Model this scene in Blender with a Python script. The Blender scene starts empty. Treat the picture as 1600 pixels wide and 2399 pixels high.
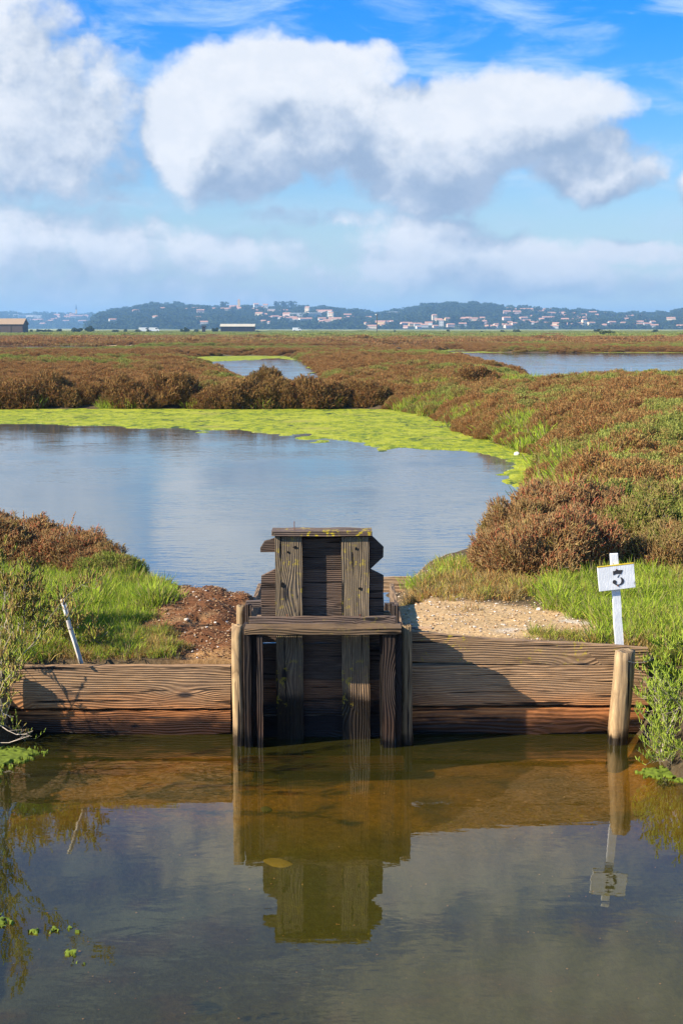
import bpy, bmesh, math, random
import numpy as np
from mathutils import Vector, Matrix
R = math.radians
rng = np.random.default_rng(7)
random.seed(7)
sc = bpy.context.scene
COL = sc.collection

# ------------------------------------------------------------------ camera
F = 3332.0; CX = 800.0; CY = 1199.5; PITCH = math.atan(431.0/3332.0); CAMZ = 2.0
cp, sp = math.cos(PITCH), math.sin(PITCH)
cam_d = bpy.data.cameras.new('camera'); cam = bpy.data.objects.new('camera', cam_d); COL.objects.link(cam)
cam.location = (0, 0, CAMZ); cam.rotation_euler = (math.pi/2 - PITCH, 0, 0)
cam_d.sensor_fit = 'VERTICAL'; cam_d.sensor_height = 36; cam_d.lens = 50
cam_d.clip_start = 0.05; cam_d.clip_end = 30000
sc.camera = cam

def ray(px, py):
    u = (px-CX)/F; v = (py-CY)/F
    return u, cp - v*sp, -sp - v*cp
def PY(px, py, Y):                 # point on the vertical plane y = Y
    dx, dy, dz = ray(px, py); t = Y/dy
    return Vector((dx*t, Y, CAMZ+dz*t))
def PZ(px, py, z):                 # point on the level z
    dx, dy, dz = ray(px, py); t = (z-CAMZ)/dz
    return Vector((dx*t, dy*t, z))

# ------------------------------------------------------------------ tagging
def tag(o, label=None, cat=None, group=None, kind=None):
    if label: o['label'] = label
    if cat: o['category'] = cat
    if group: o['group'] = group
    if kind: o['kind'] = kind
    return o
def empty(name, loc=(0, 0, 0), rz=0.0):
    o = bpy.data.objects.new(name, None); COL.objects.link(o)
    o.location = loc; o.rotation_euler = (0, 0, rz); o.empty_display_size = .1
    return o
def link_mesh(name, me, mat=None, parent=None, loc=(0, 0, 0)):
    o = bpy.data.objects.new(name, me); COL.objects.link(o)
    if mat:
        for m in (mat if isinstance(mat, (list, tuple)) else [mat]): me.materials.append(m)
    o.location = loc
    if parent: o.parent = parent
    return o
def copy_tree(o, parent=None):
    c = o.copy(); COL.objects.link(c)
    if parent: c.parent = parent
    for ch in list(o.children): copy_tree(ch, c)
    return c
ORD = ['first', 'second', 'third', 'fourth', 'fifth', 'sixth', 'seventh', 'eighth', 'ninth', 'tenth', 'eleventh', 'twelfth',
       'thirteenth', 'fourteenth', 'fifteenth', 'sixteenth', 'seventeenth', 'eighteenth', 'nineteenth', 'twentieth',
       'twenty-first', 'twenty-second', 'twenty-third', 'twenty-fourth', 'twenty-fifth', 'twenty-sixth', 'twenty-seventh', 'twenty-eighth', 'twenty-ninth', 'thirtieth']

# ------------------------------------------------------------------ numpy noise
def _hash(ix, iy, s):
    h = (ix.astype(np.int64)*374761393 + iy.astype(np.int64)*668265263 + s*1274126177) & 0xffffffff
    h = ((h ^ (h >> 13))*1274126177) & 0xffffffff
    return ((h ^ (h >> 16)) & 0xffff)/65535.0
def vnoise(x, y, s=0):
    x = np.asarray(x, float); y = np.asarray(y, float)
    ix = np.floor(x); iy = np.floor(y); fx = x-ix; fy = y-iy
    fx = fx*fx*(3-2*fx); fy = fy*fy*(3-2*fy)
    a = _hash(ix, iy, s); b = _hash(ix+1, iy, s); c = _hash(ix, iy+1, s); d = _hash(ix+1, iy+1, s)
    return (a*(1-fx)+b*fx)*(1-fy) + (c*(1-fx)+d*fx)*fy
def fbm(x, y, o=4, s=0):
    r = 0; a = .5; t = 0
    for k in range(o):
        r = r + a*vnoise(x*2**k, y*2**k, s+k*17); t += a; a *= .5
    return r/t
def sstep(a, b, x):
    t = np.clip((x-a)/(b-a), 0, 1); return t*t*(3-2*t)
def poly_sd(x, y, poly):           # signed distance, negative inside
    x = np.asarray(x, float); y = np.asarray(y, float)
    d = np.full(x.shape, 1e18); ins = np.zeros(x.shape, bool)
    n = len(poly)
    for i in range(n):
        ax, ay = poly[i]; bx, by = poly[(i+1) % n]
        ex, ey = bx-ax, by-ay; wx, wy = x-ax, y-ay
        t = np.clip((wx*ex+wy*ey)/(ex*ex+ey*ey+1e-12), 0, 1)
        d = np.minimum(d, (wx-ex*t)**2+(wy-ey*t)**2)
        c = ((ay <= y) != (by <= y))
        with np.errstate(divide='ignore', invalid='ignore'):
            xi = ax + (y-ay)/(ey if abs(ey) > 1e-12 else 1e-12)*ex
        ins ^= c & (x < xi)
    d = np.sqrt(d)
    return np.where(ins, -d, d)

# ------------------------------------------------------------------ node helper
class NT:
    def __init__(s, tree): s.t = tree; s.n = tree.nodes; s.l = tree.links
    def node(s, ty, **kw):
        n = s.n.new(ty)
        for k, v in kw.items():
            if k.startswith('i_'):
                key = k[2:]; key = int(key) if key.isdigit() else key.replace('_', ' ')
                s.put(n.inputs[key], v)
            else: setattr(n, k, v)
        return n
    def put(s, inp, v):
        if isinstance(v, bpy.types.NodeSocket): s.l.new(v, inp)
        else:
            try: inp.default_value = v
            except Exception: inp.default_value = tuple(v)+(1,)
    def math(s, op, a, b=None, c=None, clamp=False):
        n = s.n.new('ShaderNodeMath'); n.operation = op; n.use_clamp = clamp
        s.put(n.inputs[0], a)
        if b is not None: s.put(n.inputs[1], b)
        if c is not None: s.put(n.inputs[2], c)
        return n.outputs[0]
    def vmath(s, op, a, b=None):
        n = s.n.new('ShaderNodeVectorMath'); n.operation = op
        s.put(n.inputs[0], a)
        if b is not None:
            if op == 'SCALE': s.put(n.inputs['Scale'], b)
            else: s.put(n.inputs[1], b)
        return n.outputs['Value'] if op in ('LENGTH', 'DOT_PRODUCT', 'DISTANCE') else n.outputs[0]
    def mix(s, f, a, b, bt='MIX'):
        n = s.n.new('ShaderNodeMix'); n.data_type = 'RGBA'; n.blend_type = bt; n.clamp_factor = True
        s.put(n.inputs[0], f); s.put(n.inputs[6], a if isinstance(a, bpy.types.NodeSocket) else tuple(a)+(1,)*(4-len(a)))
        s.put(n.inputs[7], b if isinstance(b, bpy.types.NodeSocket) else tuple(b)+(1,)*(4-len(b)))
        return n.outputs[2]
    def mr(s, v, a, b, c=0., d=1., smooth=True):
        n = s.n.new('ShaderNodeMapRange'); n.interpolation_type = 'SMOOTHSTEP' if smooth else 'LINEAR'
        s.put(n.inputs[0], v); n.inputs[1].default_value = a; n.inputs[2].default_value = b
        n.inputs[3].default_value = c; n.inputs[4].default_value = d
        return n.outputs[0]
    def noise(s, vec, scale, detail=3, rough=.5, dist=0., out=0):
        n = s.n.new('ShaderNodeTexNoise'); s.put(n.inputs['Vector'], vec)
        n.inputs['Scale'].default_value = scale; n.inputs['Detail'].default_value = detail
        n.inputs['Roughness'].default_value = rough; n.inputs['Distortion'].default_value = dist
        return n.outputs[out]
    def mapping(s, vec, loc=(0, 0, 0), rot=(0, 0, 0), scale=(1, 1, 1)):
        n = s.n.new('ShaderNodeMapping'); s.put(n.inputs[0], vec)
        n.inputs[1].default_value = loc; n.inputs[2].default_value = rot; n.inputs[3].default_value = scale
        return n.outputs[0]
    def comb(s, x, y, z):
        n = s.n.new('ShaderNodeCombineXYZ'); s.put(n.inputs[0], x); s.put(n.inputs[1], y); s.put(n.inputs[2], z); return n.outputs[0]
    def sep(s, v):
        n = s.n.new('ShaderNodeSeparateXYZ'); s.put(n.inputs[0], v); return n.outputs
    def attr(s, name, ty='GEOMETRY'):
        n = s.n.new('ShaderNodeAttribute'); n.attribute_name = name; n.attribute_type = ty; return n.outputs
    def bump(s, h, strength=.5, dist=.01, normal=None):
        n = s.n.new('ShaderNodeBump'); n.inputs['Strength'].default_value = strength; n.inputs['Distance'].default_value = dist
        s.put(n.inputs['Height'], h)
        if normal is not None: s.put(n.inputs['Normal'], normal)
        return n.outputs[0]
def new_mat(name):
    m = bpy.data.materials.new(name); m.use_nodes = True; m.node_tree.nodes.clear()
    nt = NT(m.node_tree); nt.out = nt.n.new('ShaderNodeOutputMaterial'); return m, nt
def principled(nt, color, rough=.8, spec=.3, normal=None, **kw):
    p = nt.n.new('ShaderNodeBsdfPrincipled')
    nt.put(p.inputs['Base Color'], color if isinstance(color, bpy.types.NodeSocket) else tuple(color)+(1,)*(4-len(color)))
    nt.put(p.inputs['Roughness'], rough); nt.put(p.inputs['Specular IOR Level'], spec)
    if normal is not None: nt.put(p.inputs['Normal'], normal)
    for k, v in kw.items(): nt.put(p.inputs[k], v)
    nt.l.new(p.outputs[0], nt.out.inputs['Surface']); return p
def mat_simple(name, c, rough=.8, var=.25, scale=8., spec=.3, obj=True):
    m, nt = new_mat(name)
    tc = nt.n.new('ShaderNodeTexCoord').outputs['Object']
    n = nt.noise(tc, scale, 5, .6)
    a = tuple(v*(1-var) for v in c); b = tuple(min(1, v*(1+var)) for v in c)
    principled(nt, nt.mix(n, a, b), rough, spec, nt.bump(n, .3, .004))
    return m

# ------------------------------------------------------------------ wood
def wood(name, axis, light=(.52, .34, .18), mid=(.33, .205, .105), dark=(.06, .038, .024), lines=40., warm=1.0):
    """weathered softwood; grain runs along the object's own x or z axis"""
    m, nt = new_mat(name)
    tc = nt.n.new('ShaderNodeTexCoord').outputs['Object']
    oi = nt.n.new('ShaderNodeObjectInfo')
    X, Yc, Z = nt.sep(tc)[0:3]
    if axis == 'x': u, v = X, nt.math('ADD', Z, nt.math('MULTIPLY', Yc, .6))
    else: u, v = Z, nt.math('ADD', X, nt.math('MULTIPLY', Yc, .6))
    rnd = nt.math('MULTIPLY', oi.outputs['Random'], 37.)
    u = nt.math('ADD', u, rnd); v0 = nt.math('ADD', v, rnd)
    # knots
    kv = nt.comb(nt.math('MULTIPLY', u, 2.3), nt.math('MULTIPLY', v0, 6.5), rnd)
    vor = nt.node('ShaderNodeTexVoronoi', feature='F1', voronoi_dimensions='2D'); nt.put(vor.inputs['Vector'], kv); vor.inputs['Scale'].default_value = 1.; vor.inputs['Randomness'].default_value = .9
    kd = vor.outputs['Distance']
    rc = nt.sep(vor.outputs['Color'])[0]
    has = nt.math('GREATER_THAN', rc, .5)
    bumpk = nt.math('MULTIPLY', nt.math('EXPONENT', nt.math('MULTIPLY', nt.math('MULTIPLY', kd, kd), -14.)), has)
    low = nt.noise(nt.comb(nt.math('MULTIPLY', u, 1.3), nt.math('MULTIPLY', v0, 5.), 0.), 1., 2, .5)
    low2 = nt.noise(nt.comb(nt.math('MULTIPLY', u, 4.), nt.math('MULTIPLY', v0, 16.), 3.), 1., 2, .5)
    g = nt.math('ADD', nt.math('MULTIPLY', v0, nt.math('MULTIPLY', nt.math('ADD', .7, nt.math('MULTIPLY', oi.outputs['Random'], .7)), lines*1.7)), nt.math('MULTIPLY', low, 6. if axis == 'x' else 3.))
    g = nt.math('ADD', g, nt.math('MULTIPLY', low2, 1.3)); g = nt.math('ADD', g, nt.math('MULTIPLY', bumpk, 3.2))
    ring = nt.math('FRACT', g)
    tri = nt.math('ABSOLUTE', nt.math('SUBTRACT', nt.math('MULTIPLY', ring, 2.), 1.))
    fib = nt.noise(nt.comb(nt.math('MULTIPLY', u, 7.), nt.math('MULTIPLY', v0, 260.), 0.), 1., 3, .6)
    blot = nt.noise(nt.comb(nt.math('MULTIPLY', u, 3.), nt.math('MULTIPLY', v0, 9.), 9.), 1., 4, .6)
    c = nt.mix(nt.mr(tri, .25, .95), mid, light)
    c = nt.mix(nt.math('MULTIPLY', nt.mr(tri, .0, .2, 1., 0.), nt.mr(low2, .25, .7, .1, .65)), c, dark)
    c = nt.mix(nt.mr(fib, .35, .75, .6, 0.), c, dark)
    c = nt.mix(nt.math('MULTIPLY', nt.mr(kd, .05, .13, 1., 0.), has), c, (.02, .017, .018))
    grey = nt.mr(blot, .35, .7)
    c = nt.mix(nt.math('MULTIPLY', grey, .18), c, (.17, .15, .135))
    c = nt.mix(nt.mr(blot, .55, .8, 0., .5), c, nt.mix(1., c, (.45, .4, .38), 'MULTIPLY'))
    crack = nt.noise(nt.comb(nt.math('MULTIPLY', u, 2.2), nt.math('MULTIPLY', v0, 55.), 5.), 1., 2, .5)
    crk = nt.mr(crack, .62, .67)
    c = nt.mix(crk, c, (.012, .009, .007))
    wear = nt.noise(nt.comb(nt.math('MULTIPLY', u, 5.), nt.math('MULTIPLY', v0, 30.), 15.), 1., 4, .65)
    c = nt.mix(nt.mr(wear, .56, .72, 0., .55), c, nt.mix(1., c, (1.9, 1.8, 1.65), 'MULTIPLY'))
    c = nt.mix(nt.mr(wear, .44, .3, 0., .6), c, nt.mix(1., c, (.4, .36, .33), 'MULTIPLY'))
    # tone: per-board brightness, wet stain near the water, raised on the gate as painted shade
    tone = nt.attr('tone', 'OBJECT')[2]
    warmth = nt.attr('warmth', 'OBJECT')[2]
    c = nt.mix(nt.math('MULTIPLY', warmth, .75), c, nt.mix(1., c, (1.45, .98, .58), 'MULTIPLY'))
    geo = nt.n.new('ShaderNodeNewGeometry'); wp = geo.outputs['Position']
    wz = nt.sep(wp)[2]
    wn = nt.noise(nt.vmath('MULTIPLY', wp, (2.5, 2.5, 6.)), 2., 4, .6)
    wz = nt.math('SUBTRACT', wz, nt.attr('dark_rise', 'OBJECT')[2])
    wzn = nt.math('ADD', wz, nt.math('MULTIPLY', nt.math('SUBTRACT', wn, .5), .14))
    stain = nt.math('MULTIPLY', nt.mr(wzn, .10, .27, 1., 0.), warm)
    c = nt.mix(nt.math('MULTIPLY', stain, .8), c, nt.mix(1., c, (1.25, .82, .5), 'MULTIPLY'))
    wet = nt.mr(wzn, .015, .095, 1., 0.)
    c = nt.mix(nt.math('MULTIPLY', wet, .93), c, (.006, .005, .004))  # wet blackening, which on the gate also imitates shade
    fac = nt.math('SUBTRACT', 1., tone)
    c = nt.mix(1., c, nt.comb(fac, fac, fac), 'MULTIPLY')
    # lichen on boards flagged with it
    lich = nt.attr('lichen', 'OBJECT')[2]
    ln = nt.noise(tc, 42., 4, .6); ln2 = nt.noise(tc, 7., 3, .5)
    nz = nt.sep(geo.outputs['Normal'])[2]
    lf = nt.math('MULTIPLY', nt.math('MULTIPLY', nt.mr(ln, .54, .62), nt.mr(nt.math('ADD', ln2, nt.math('MULTIPLY', lich, .1)), .52, .66)), nt.math('MINIMUM', nt.math('MULTIPLY', lich, 1.5), 1.))
    c = nt.mix(lf, c, (.48, .36, .02))
    h = nt.math('ADD', nt.math('MULTIPLY', tri, .9), nt.math('MULTIPLY', fib, .5))
    h = nt.math('SUBTRACT', h, nt.math('MULTIPLY', crk, 1.5))
    rough = nt.math('SUBTRACT', .85, nt.math('MULTIPLY', wet, .5))
    principled(nt, c, rough, .25, nt.bump(h, .9, .0035))
    return m
WX = wood('weathered_wood_lengthwise', 'x')
WZ = wood('weathered_wood_upright', 'z')
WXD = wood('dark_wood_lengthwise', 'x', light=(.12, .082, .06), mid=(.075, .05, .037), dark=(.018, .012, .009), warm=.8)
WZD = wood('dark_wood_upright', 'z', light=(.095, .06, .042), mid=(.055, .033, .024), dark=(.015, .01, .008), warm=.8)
WG = wood('grey_wood_lengthwise', 'x', light=(.23, .155, .11), mid=(.14, .092, .066), dark=(.025, .017, .013), lines=60)
WGZ = wood('grey_wood_upright', 'z', light=(.33, .25, .15), mid=(.18, .13, .08), dark=(.028, .02, .014), lines=62, warm=.5)
WPOST = wood('pale_round_post_wood', 'z', light=(.52, .36, .18), mid=(.38, .255, .125), dark=(.12, .075, .04), lines=16, warm=.1)
RUST = mat_simple('rusty_iron', (.16, .06, .03), .7, .4, 60)

def densify(pts, step, jit, rnd):
    out = []
    n = len(pts)
    for i in range(n):
        a = Vector(pts[i]); b = Vector(pts[(i+1) % n]); L = (b-a).length; k = max(1, int(L/step))
        nrm = Vector((-(b-a).y, (b-a).x)).normalized() if L > 0 else Vector((0, 0))
        ph = rnd.random()*9
        for j in range(k):
            p = a.lerp(b, j/k)
            if j: p = p + nrm*(math.sin(j*1.7+ph)+rnd.uniform(-1, 1))*jit
            out.append((p.x, p.y))
    return out
def board(name, pts, yf, th, mat, parent=None, jit=.0012, bev=.003, tone=0., warmth=0., lichen=0., step=.05, lean=0.):
    """prism: outline pts (x, z) in the plane y = yf, thickness th away from the camera"""
    rnd = random.Random(int(abs(pts[0][0])*1e4) + int(abs(pts[0][1])*1e3) + len(name))
    cx = sum(p[0] for p in pts)/len(pts); cz = sum(p[1] for p in pts)/len(pts)
    P = densify([(p[0]-cx, p[1]-cz) for p in pts], step, jit, rnd)
    area = sum(P[i][0]*P[(i+1) % len(P)][1]-P[(i+1) % len(P)][0]*P[i][1] for i in range(len(P)))
    if area < 0: P.reverse()
    bm = bmesh.new()
    f = [bm.verts.new((x, -th/2 + rnd.uniform(-.3, .3)*jit, z)) for x, z in P]
    b = [bm.verts.new((x, th/2, z)) for x, z in P]
    bm.faces.new(f); bm.faces.new(b[::-1]); n = len(P)
    for i in range(n): bm.faces.new((f[(i+1) % n], f[i], b[i], b[(i+1) % n]))
    front_edges = [e for e in bm.edges if (e.verts[0] in f and e.verts[1] in f) or (e.verts[0] in b and e.verts[1] in b)]
    bmesh.ops.bevel(bm, geom=front_edges, offset=bev, segments=2, affect='EDGES', profile=.6)
    bmesh.ops.recalc_face_normals(bm, faces=bm.faces)
    me = bpy.data.meshes.new(name); bm.to_mesh(me); bm.free()
    o = link_mesh(name, me, mat, parent, (cx, yf+th/2, cz))
    if parent: o.location = Vector((cx, yf+th/2, cz)) - parent.location
    o['tone'] = float(tone); o['warmth'] = float(warmth); o['lichen'] = float(lichen)
    return o
def pts_px(l, Y): return [(p.x, p.z) for p in (PY(a, b, Y) for a, b in l)]
def beam(name, a, b, w, h, mat, parent=None, bev=.003, tone=0., warmth=0., lichen=0., up=(0, 0, 1)):
    """bar from a to b (x axis along it), w across, h along 'up'"""
    a = Vector(a); b = Vector(b); L = (b-a).length; ax = (b-a).normalized()
    upv = Vector(up); side = upv.cross(ax)
    if side.length < 1e-4: side = Vector((0, 1, 0)).cross(ax)
    side.normalize(); upv = ax.cross(side)
    bm = bmesh.new(); bmesh.ops.create_cube(bm, size=1)
    bmesh.ops.scale(bm, vec=(L, w, h), verts=bm.verts)
    es = [e for e in bm.edges if abs((e.verts[0].co-e.verts[1].co).x) > L*.5]
    bmesh.ops.subdivide_edges(bm, edges=es, cuts=max(1, int(L/.08)), use_grid_fill=True)
    for v in bm.verts: v.co.y += random.uniform(-1, 1)*.0012; v.co.z += random.uniform(-1, 1)*.0012
    es = [e for e in bm.edges if len(e.link_faces) == 2 and e.link_faces[0].normal.angle(e.link_faces[1].normal, 0) > .8]
    bmesh.ops.bevel(bm, geom=es, offset=min(bev, w*.3, h*.3), segments=1, affect='EDGES')
    me = bpy.data.meshes.new(name); bm.to_mesh(me); bm.free()
    o = link_mesh(name, me, mat, parent)
    M = Matrix((ax, side, upv)).transposed()
    o.rotation_euler = M.to_euler(); o.location = (a+b)/2 - (parent.location if parent else Vector())
    o['tone'] = float(tone); o['warmth'] = float(warmth); o['lichen'] = float(lichen)
    return o
def round_post(name, base, top, r0, r1, mat, parent=None, seed=0, seg=18, rings=16, split=False, tone=0., bulge=None):
    rnd = random.Random(seed); base = Vector(base); top = Vector(top)
    bm = bmesh.new(); prev = None; L = (top-base).length
    for i in range(rings+1):
        t = i/rings; c = base.lerp(top, t)-base; r = r0+(r1-r0)*t
        if i == rings: r *= .96
        row = []
        for k in range(seg):
            a = 2*math.pi*k/seg
            rr = r*(1+.07*math.sin(a*2+seed)+.035*math.sin(a*5+seed*2+t*2)+.03*math.sin(t*11+a+seed)+rnd.uniform(-.012, .012))
            if split and k in (4, 9): rr *= .72
            if bulge: rr *= 1+bulge*math.exp(-((t-.28)/.07)**2)*max(0, math.cos(a-.3))
            zz = c.z + (rnd.uniform(-.003, .003) if i == rings else 0)
            row.append(bm.verts.new((c.x+rr*math.cos(a), c.y+rr*math.sin(a), zz)))
        if prev:
            for k in range(seg): bm.faces.new((prev[k], prev[(k+1) % seg], row[(k+1) % seg], row[k]))
        else: bm.faces.new(row[::-1])
        prev = row
    cv = bm.verts.new((top.x-base.x, top.y-base.y, top.z-base.z-.004))
    inner = [bm.verts.new(v.co.lerp(cv.co, .35)+Vector((0, 0, rnd.uniform(-.004, .006)))) for v in prev]
    for k in range(seg):
        bm.faces.new((prev[k], prev[(k+1) % seg], inner[(k+1) % seg], inner[k]))
        bm.faces.new((inner[k], inner[(k+1) % seg], cv))
    me = bpy.data.meshes.new(name); bm.to_mesh(me); bm.free()
    for p in me.polygons: p.use_smooth = True
    o = link_mesh(name, me, mat, parent, base - (parent.location if parent else Vector()))
    o['tone'] = float(tone); o['warmth'] = 0.; o['lichen'] = 0.
    return o

# ------------------------------------------------------------------ segment meshes (twigs, stems, blades)
def seg_mesh(name, A, B, ra, rb, val, sides=3):
    A = np.asarray(A, float); B = np.asarray(B, float); n = len(A)
    ra = np.broadcast_to(np.asarray(ra, float), (n,)); rb = np.broadcast_to(np.asarray(rb, float), (n,)); val = np.broadcast_to(np.asarray(val, float), (n,))
    d = B-A; L = np.linalg.norm(d, axis=1, keepdims=True)+1e-9; d = d/L
    rv = rng.normal(size=(n, 3)); s = np.cross(d, rv); s /= np.linalg.norm(s, axis=1, keepdims=True)+1e-9
    t = np.cross(d, s)
    if sides == 2:
        V = np.stack([A-s*ra[:, None], A+s*ra[:, None], B+s*rb[:, None], B-s*rb[:, None]], 1)
        idx = np.array([[0, 1, 2, 3]]); nv = 4
    else:
        rows = []
        for (C, r) in ((A, ra), (B, rb)):
            for k in range(3):
                a = 2*math.pi*k/3
                rows.append(C+(s*math.cos(a)+t*math.sin(a))*r[:, None])
        V = np.stack(rows, 1); idx = np.array([[0, 1, 4, 3], [1, 2, 5, 4], [2, 0, 3, 5]]); nv = 6
    verts = V.reshape(-1, 3)
    faces = (idx[None]+(np.arange(n)*nv)[:, None, None]).reshape(-1, 4)
    me = bpy.data.meshes.new(name)
    me.vertices.add(len(verts)); me.vertices.foreach_set('co', verts.ravel())
    me.loops.add(faces.size); me.loops.foreach_set('vertex_index', faces.ravel().astype(np.int32))
    me.polygons.add(len(faces)); me.polygons.foreach_set('loop_start', np.arange(0, faces.size, 4, dtype=np.int32))
    at = me.attributes.new('tv', 'FLOAT', 'POINT'); at.data.foreach_set('value', np.repeat(val, nv).astype(np.float32))
    me.update(); me.validate()
    return me

def bush_segments(R_, H, n, seed, tw=(.03, .06), w=.0035, up=.9, lobes=7, shell=.5):
    """twigs spread through the outer volume of a lumpy dome"""
    g = np.random.default_rng(seed)
    az = g.uniform(0, 2*np.pi, n); el = np.arcsin(g.uniform(.0, 1, n)); 
    D = np.stack([np.cos(el)*np.cos(az), np.cos(el)*np.sin(az), np.sin(el)], 1)
    L = g.normal(size=(lobes, 3)); L[:, 2] = np.abs(L[:, 2]); L /= np.linalg.norm(L, axis=1, keepdims=True)
    lump = .70 + .34*np.max(np.clip(D@L.T, 0, 1)**9, axis=1)
    fine = g.normal(size=(40, 3)); fine[:, 2] = np.abs(fine[:, 2]); fine /= np.linalg.norm(fine, axis=1, keepdims=True)
    lump += .16*np.max(np.clip(D@fine.T, 0, 1)**60, axis=1)
    r = lump*(shell+(1-shell)*g.uniform(0, 1, n)**.6)
    P = D*r[:, None]*np.array([R_, R_, H])
    P[:, 2] = np.maximum(P[:, 2], .01)
    ln = g.uniform(tw[0], tw[1], n)
    dr = D*.75+np.array([0, 0, up])+g.normal(size=(n, 3))*.38
    dr /= np.linalg.norm(dr, axis=1, keepdims=True)
    B = P+dr*ln[:, None]
    return P, B, ln, r/lump, g
def bush_mesh(name, R_, H, n, seed, stems=.12, sides=3, w=.0035, tw=(.03, .06), side_twigs=2, **kw):
    P, B, ln, dep, g = bush_segments(R_, H, n, seed, tw=tw, **kw)
    A_, B_, ra, rb, val = [P], [B], [np.full(n, w)], [np.full(n, w*.75)], [np.clip(.45+g.uniform(-.45, .55, n), .22, 1)]
    for k in range(side_twigs):
        t = g.uniform(.2, .8, n)[:, None]; a = P+(B-P)*t
        dr = (B-P)/ln[:, None]+g.normal(size=(n, 3))*.55; dr /= np.linalg.norm(dr, axis=1, keepdims=True)
        A_.append(a); B_.append(a+dr*(ln*g.uniform(.35, .65, n))[:, None]); ra.append(np.full(n, w*.85)); rb.append(np.full(n, w*.7))
        val.append(np.clip(.5+g.uniform(-.4, .5, n), .25, 1))
    ns = int(n*stems); ix = g.choice(n, ns, replace=False)
    tip = P[ix]; root = g.normal(size=(ns, 3))*np.array([.12*R_, .12*R_, 0]); root[:, 2] = -.03
    midp = (root*.45+tip*.55); midp[:, 2] = tip[:, 2]*.42 + g.uniform(0, .03, ns)
    A_ += [root, midp]; B_ += [midp, tip]; ra += [np.full(ns, w*1.3), np.full(ns, w*1.0)]; rb += [np.full(ns, w), np.full(ns, w*.6)]
    val += [np.full(ns, .08), np.full(ns, .12)]
    return seg_mesh(name, np.concatenate(A_), np.concatenate(B_), np.concatenate(ra), np.concatenate(rb), np.concatenate(val), sides)
def grass_mesh(name, n, R_, H, seed, w=.004, lean=.35, segs=2):
    g = np.random.default_rng(seed)
    b = g.normal(size=(n, 3))*R_*.5; b[:, 2] = -.01
    d = g.normal(size=(n, 3))*lean*.5; d[:, 2] = 1; d[:, :2] += b[:, :2]/R_*.25; d /= np.linalg.norm(d, axis=1, keepdims=True)
    h = H*g.uniform(.45, 1.1, n)[:, None]
    mid = b+d*h*.55; d2 = d.copy(); d2[:, :2] *= 1.9; d2 /= np.linalg.norm(d2, axis=1, keepdims=True)
    tip = mid+d2*h*.45; v = g.uniform(0, 1, n)
    return seg_mesh(name, np.concatenate([b, mid]), np.concatenate([mid, tip]),
                    np.concatenate([np.full(n, w*.8), np.full(n, w)]), np.concatenate([np.full(n, w), np.full(n, w*.15)]), np.concatenate([v, v]), 2)

def foliage_mat(name, woody, browns, greens, transl=.25, patch=.35, noise_amp=.5, sat=1.):
    """tv attribute: <0.2 wood, above it leaf tone; 'tint' (instance or object): 0 brown .. 1 green"""
    m, nt = new_mat(name)
    tv = nt.attr('tv')[2]
    tint = nt.attr('tint', 'INSTANCER')[2]
    wp = nt.n.new('ShaderNodeNewGeometry').outputs['Position']
    n1 = nt.noise(wp, patch, 3, .55); n2 = nt.noise(wp, 9., 3, .6)
    rn = nt.node('ShaderNodeTexWhiteNoise', noise_dimensions='1D'); nt.put(rn.inputs['W'], nt.math('MULTIPLY', tv, 913.7))
    r = rn.outputs[0]
    br = nt.mix(tv, browns[0], browns[1]); br = nt.mix(nt.mr(r, .72, .8), br, browns[2])
    gr = nt.mix(tv, greens[0], greens[1])
    f = nt.math('ADD', tint, nt.math('MULTIPLY', nt.math('SUBTRACT', n2, .5), noise_amp*1.3))
    f = nt.math('ADD', f, nt.math('MULTIPLY', nt.math('SUBTRACT', n1, .5), noise_amp))
    f = nt.math('ADD', f, nt.math('MULTIPLY', nt.math('SUBTRACT', r, .5), .5))
    c = nt.mix(nt.mr(f, .3, .7), br, gr)
    c = nt.mix(nt.mr(tv, .16, .2, 1., 0.), c, woody)
    df = nt.node('ShaderNodeBsdfDiffuse'); nt.put(df.inputs[0], c)
    tr = nt.node('ShaderNodeBsdfTranslucent'); nt.put(tr.inputs[0], c)
    mx = nt.node('ShaderNodeMixShader'); mx.inputs[0].default_value = transl
    nt.l.new(df.outputs[0], mx.inputs[1]); nt.l.new(tr.outputs[0], mx.inputs[2]); nt.l.new(mx.outputs[0], nt.out.inputs[0])
    return m
M_SHRUB = foliage_mat('glasswort_twigs', (.40, .32, .24), [(.25, .14, .06), (.54, .38, .17), (.52, .14, .08)], [(.15, .21, .035), (.38, .43, .08)], noise_amp=.7)
M_HEATH = foliage_mat('heath_twigs', (.28, .22, .16), [(.215, .115, .04), (.42, .275, .105), (.37, .13, .05)], [(.18, .21, .045), (.38, .40, .10)], patch=.16, noise_amp=1.1)
M_HEDGE = foliage_mat('dry_brown_twigs', (.30, .22, .15), [(.15, .085, .03), (.37, .235, .085), (.28, .11, .045)], [(.13, .15, .04), (.27, .28, .07)], patch=.5, noise_amp=.6)
M_GRASS = foliage_mat('grass_blades', (.3, .25, .12), [(.36, .22, .07), (.50, .34, .13), (.38, .14, .04)], [(.13, .24, .018), (.42, .50, .055)], transl=.35, patch=1.2, noise_amp=.35)
M_GREEN = foliage_mat('green_glasswort', (.42, .36, .27), [(.24, .14, .05), (.34, .22, .09), (.34, .08, .06)], [(.15, .25, .025), (.42, .50, .07)], transl=.2, patch=2, noise_amp=.3)
M_TREE = foliage_mat('tree_leaves', (.09, .07, .05), [(.03, .045, .015), (.06, .08, .025), (.05, .06, .02)], [(.03, .05, .014), (.07, .1, .026)], transl=.1, patch=.05, noise_amp=.4)

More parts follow.
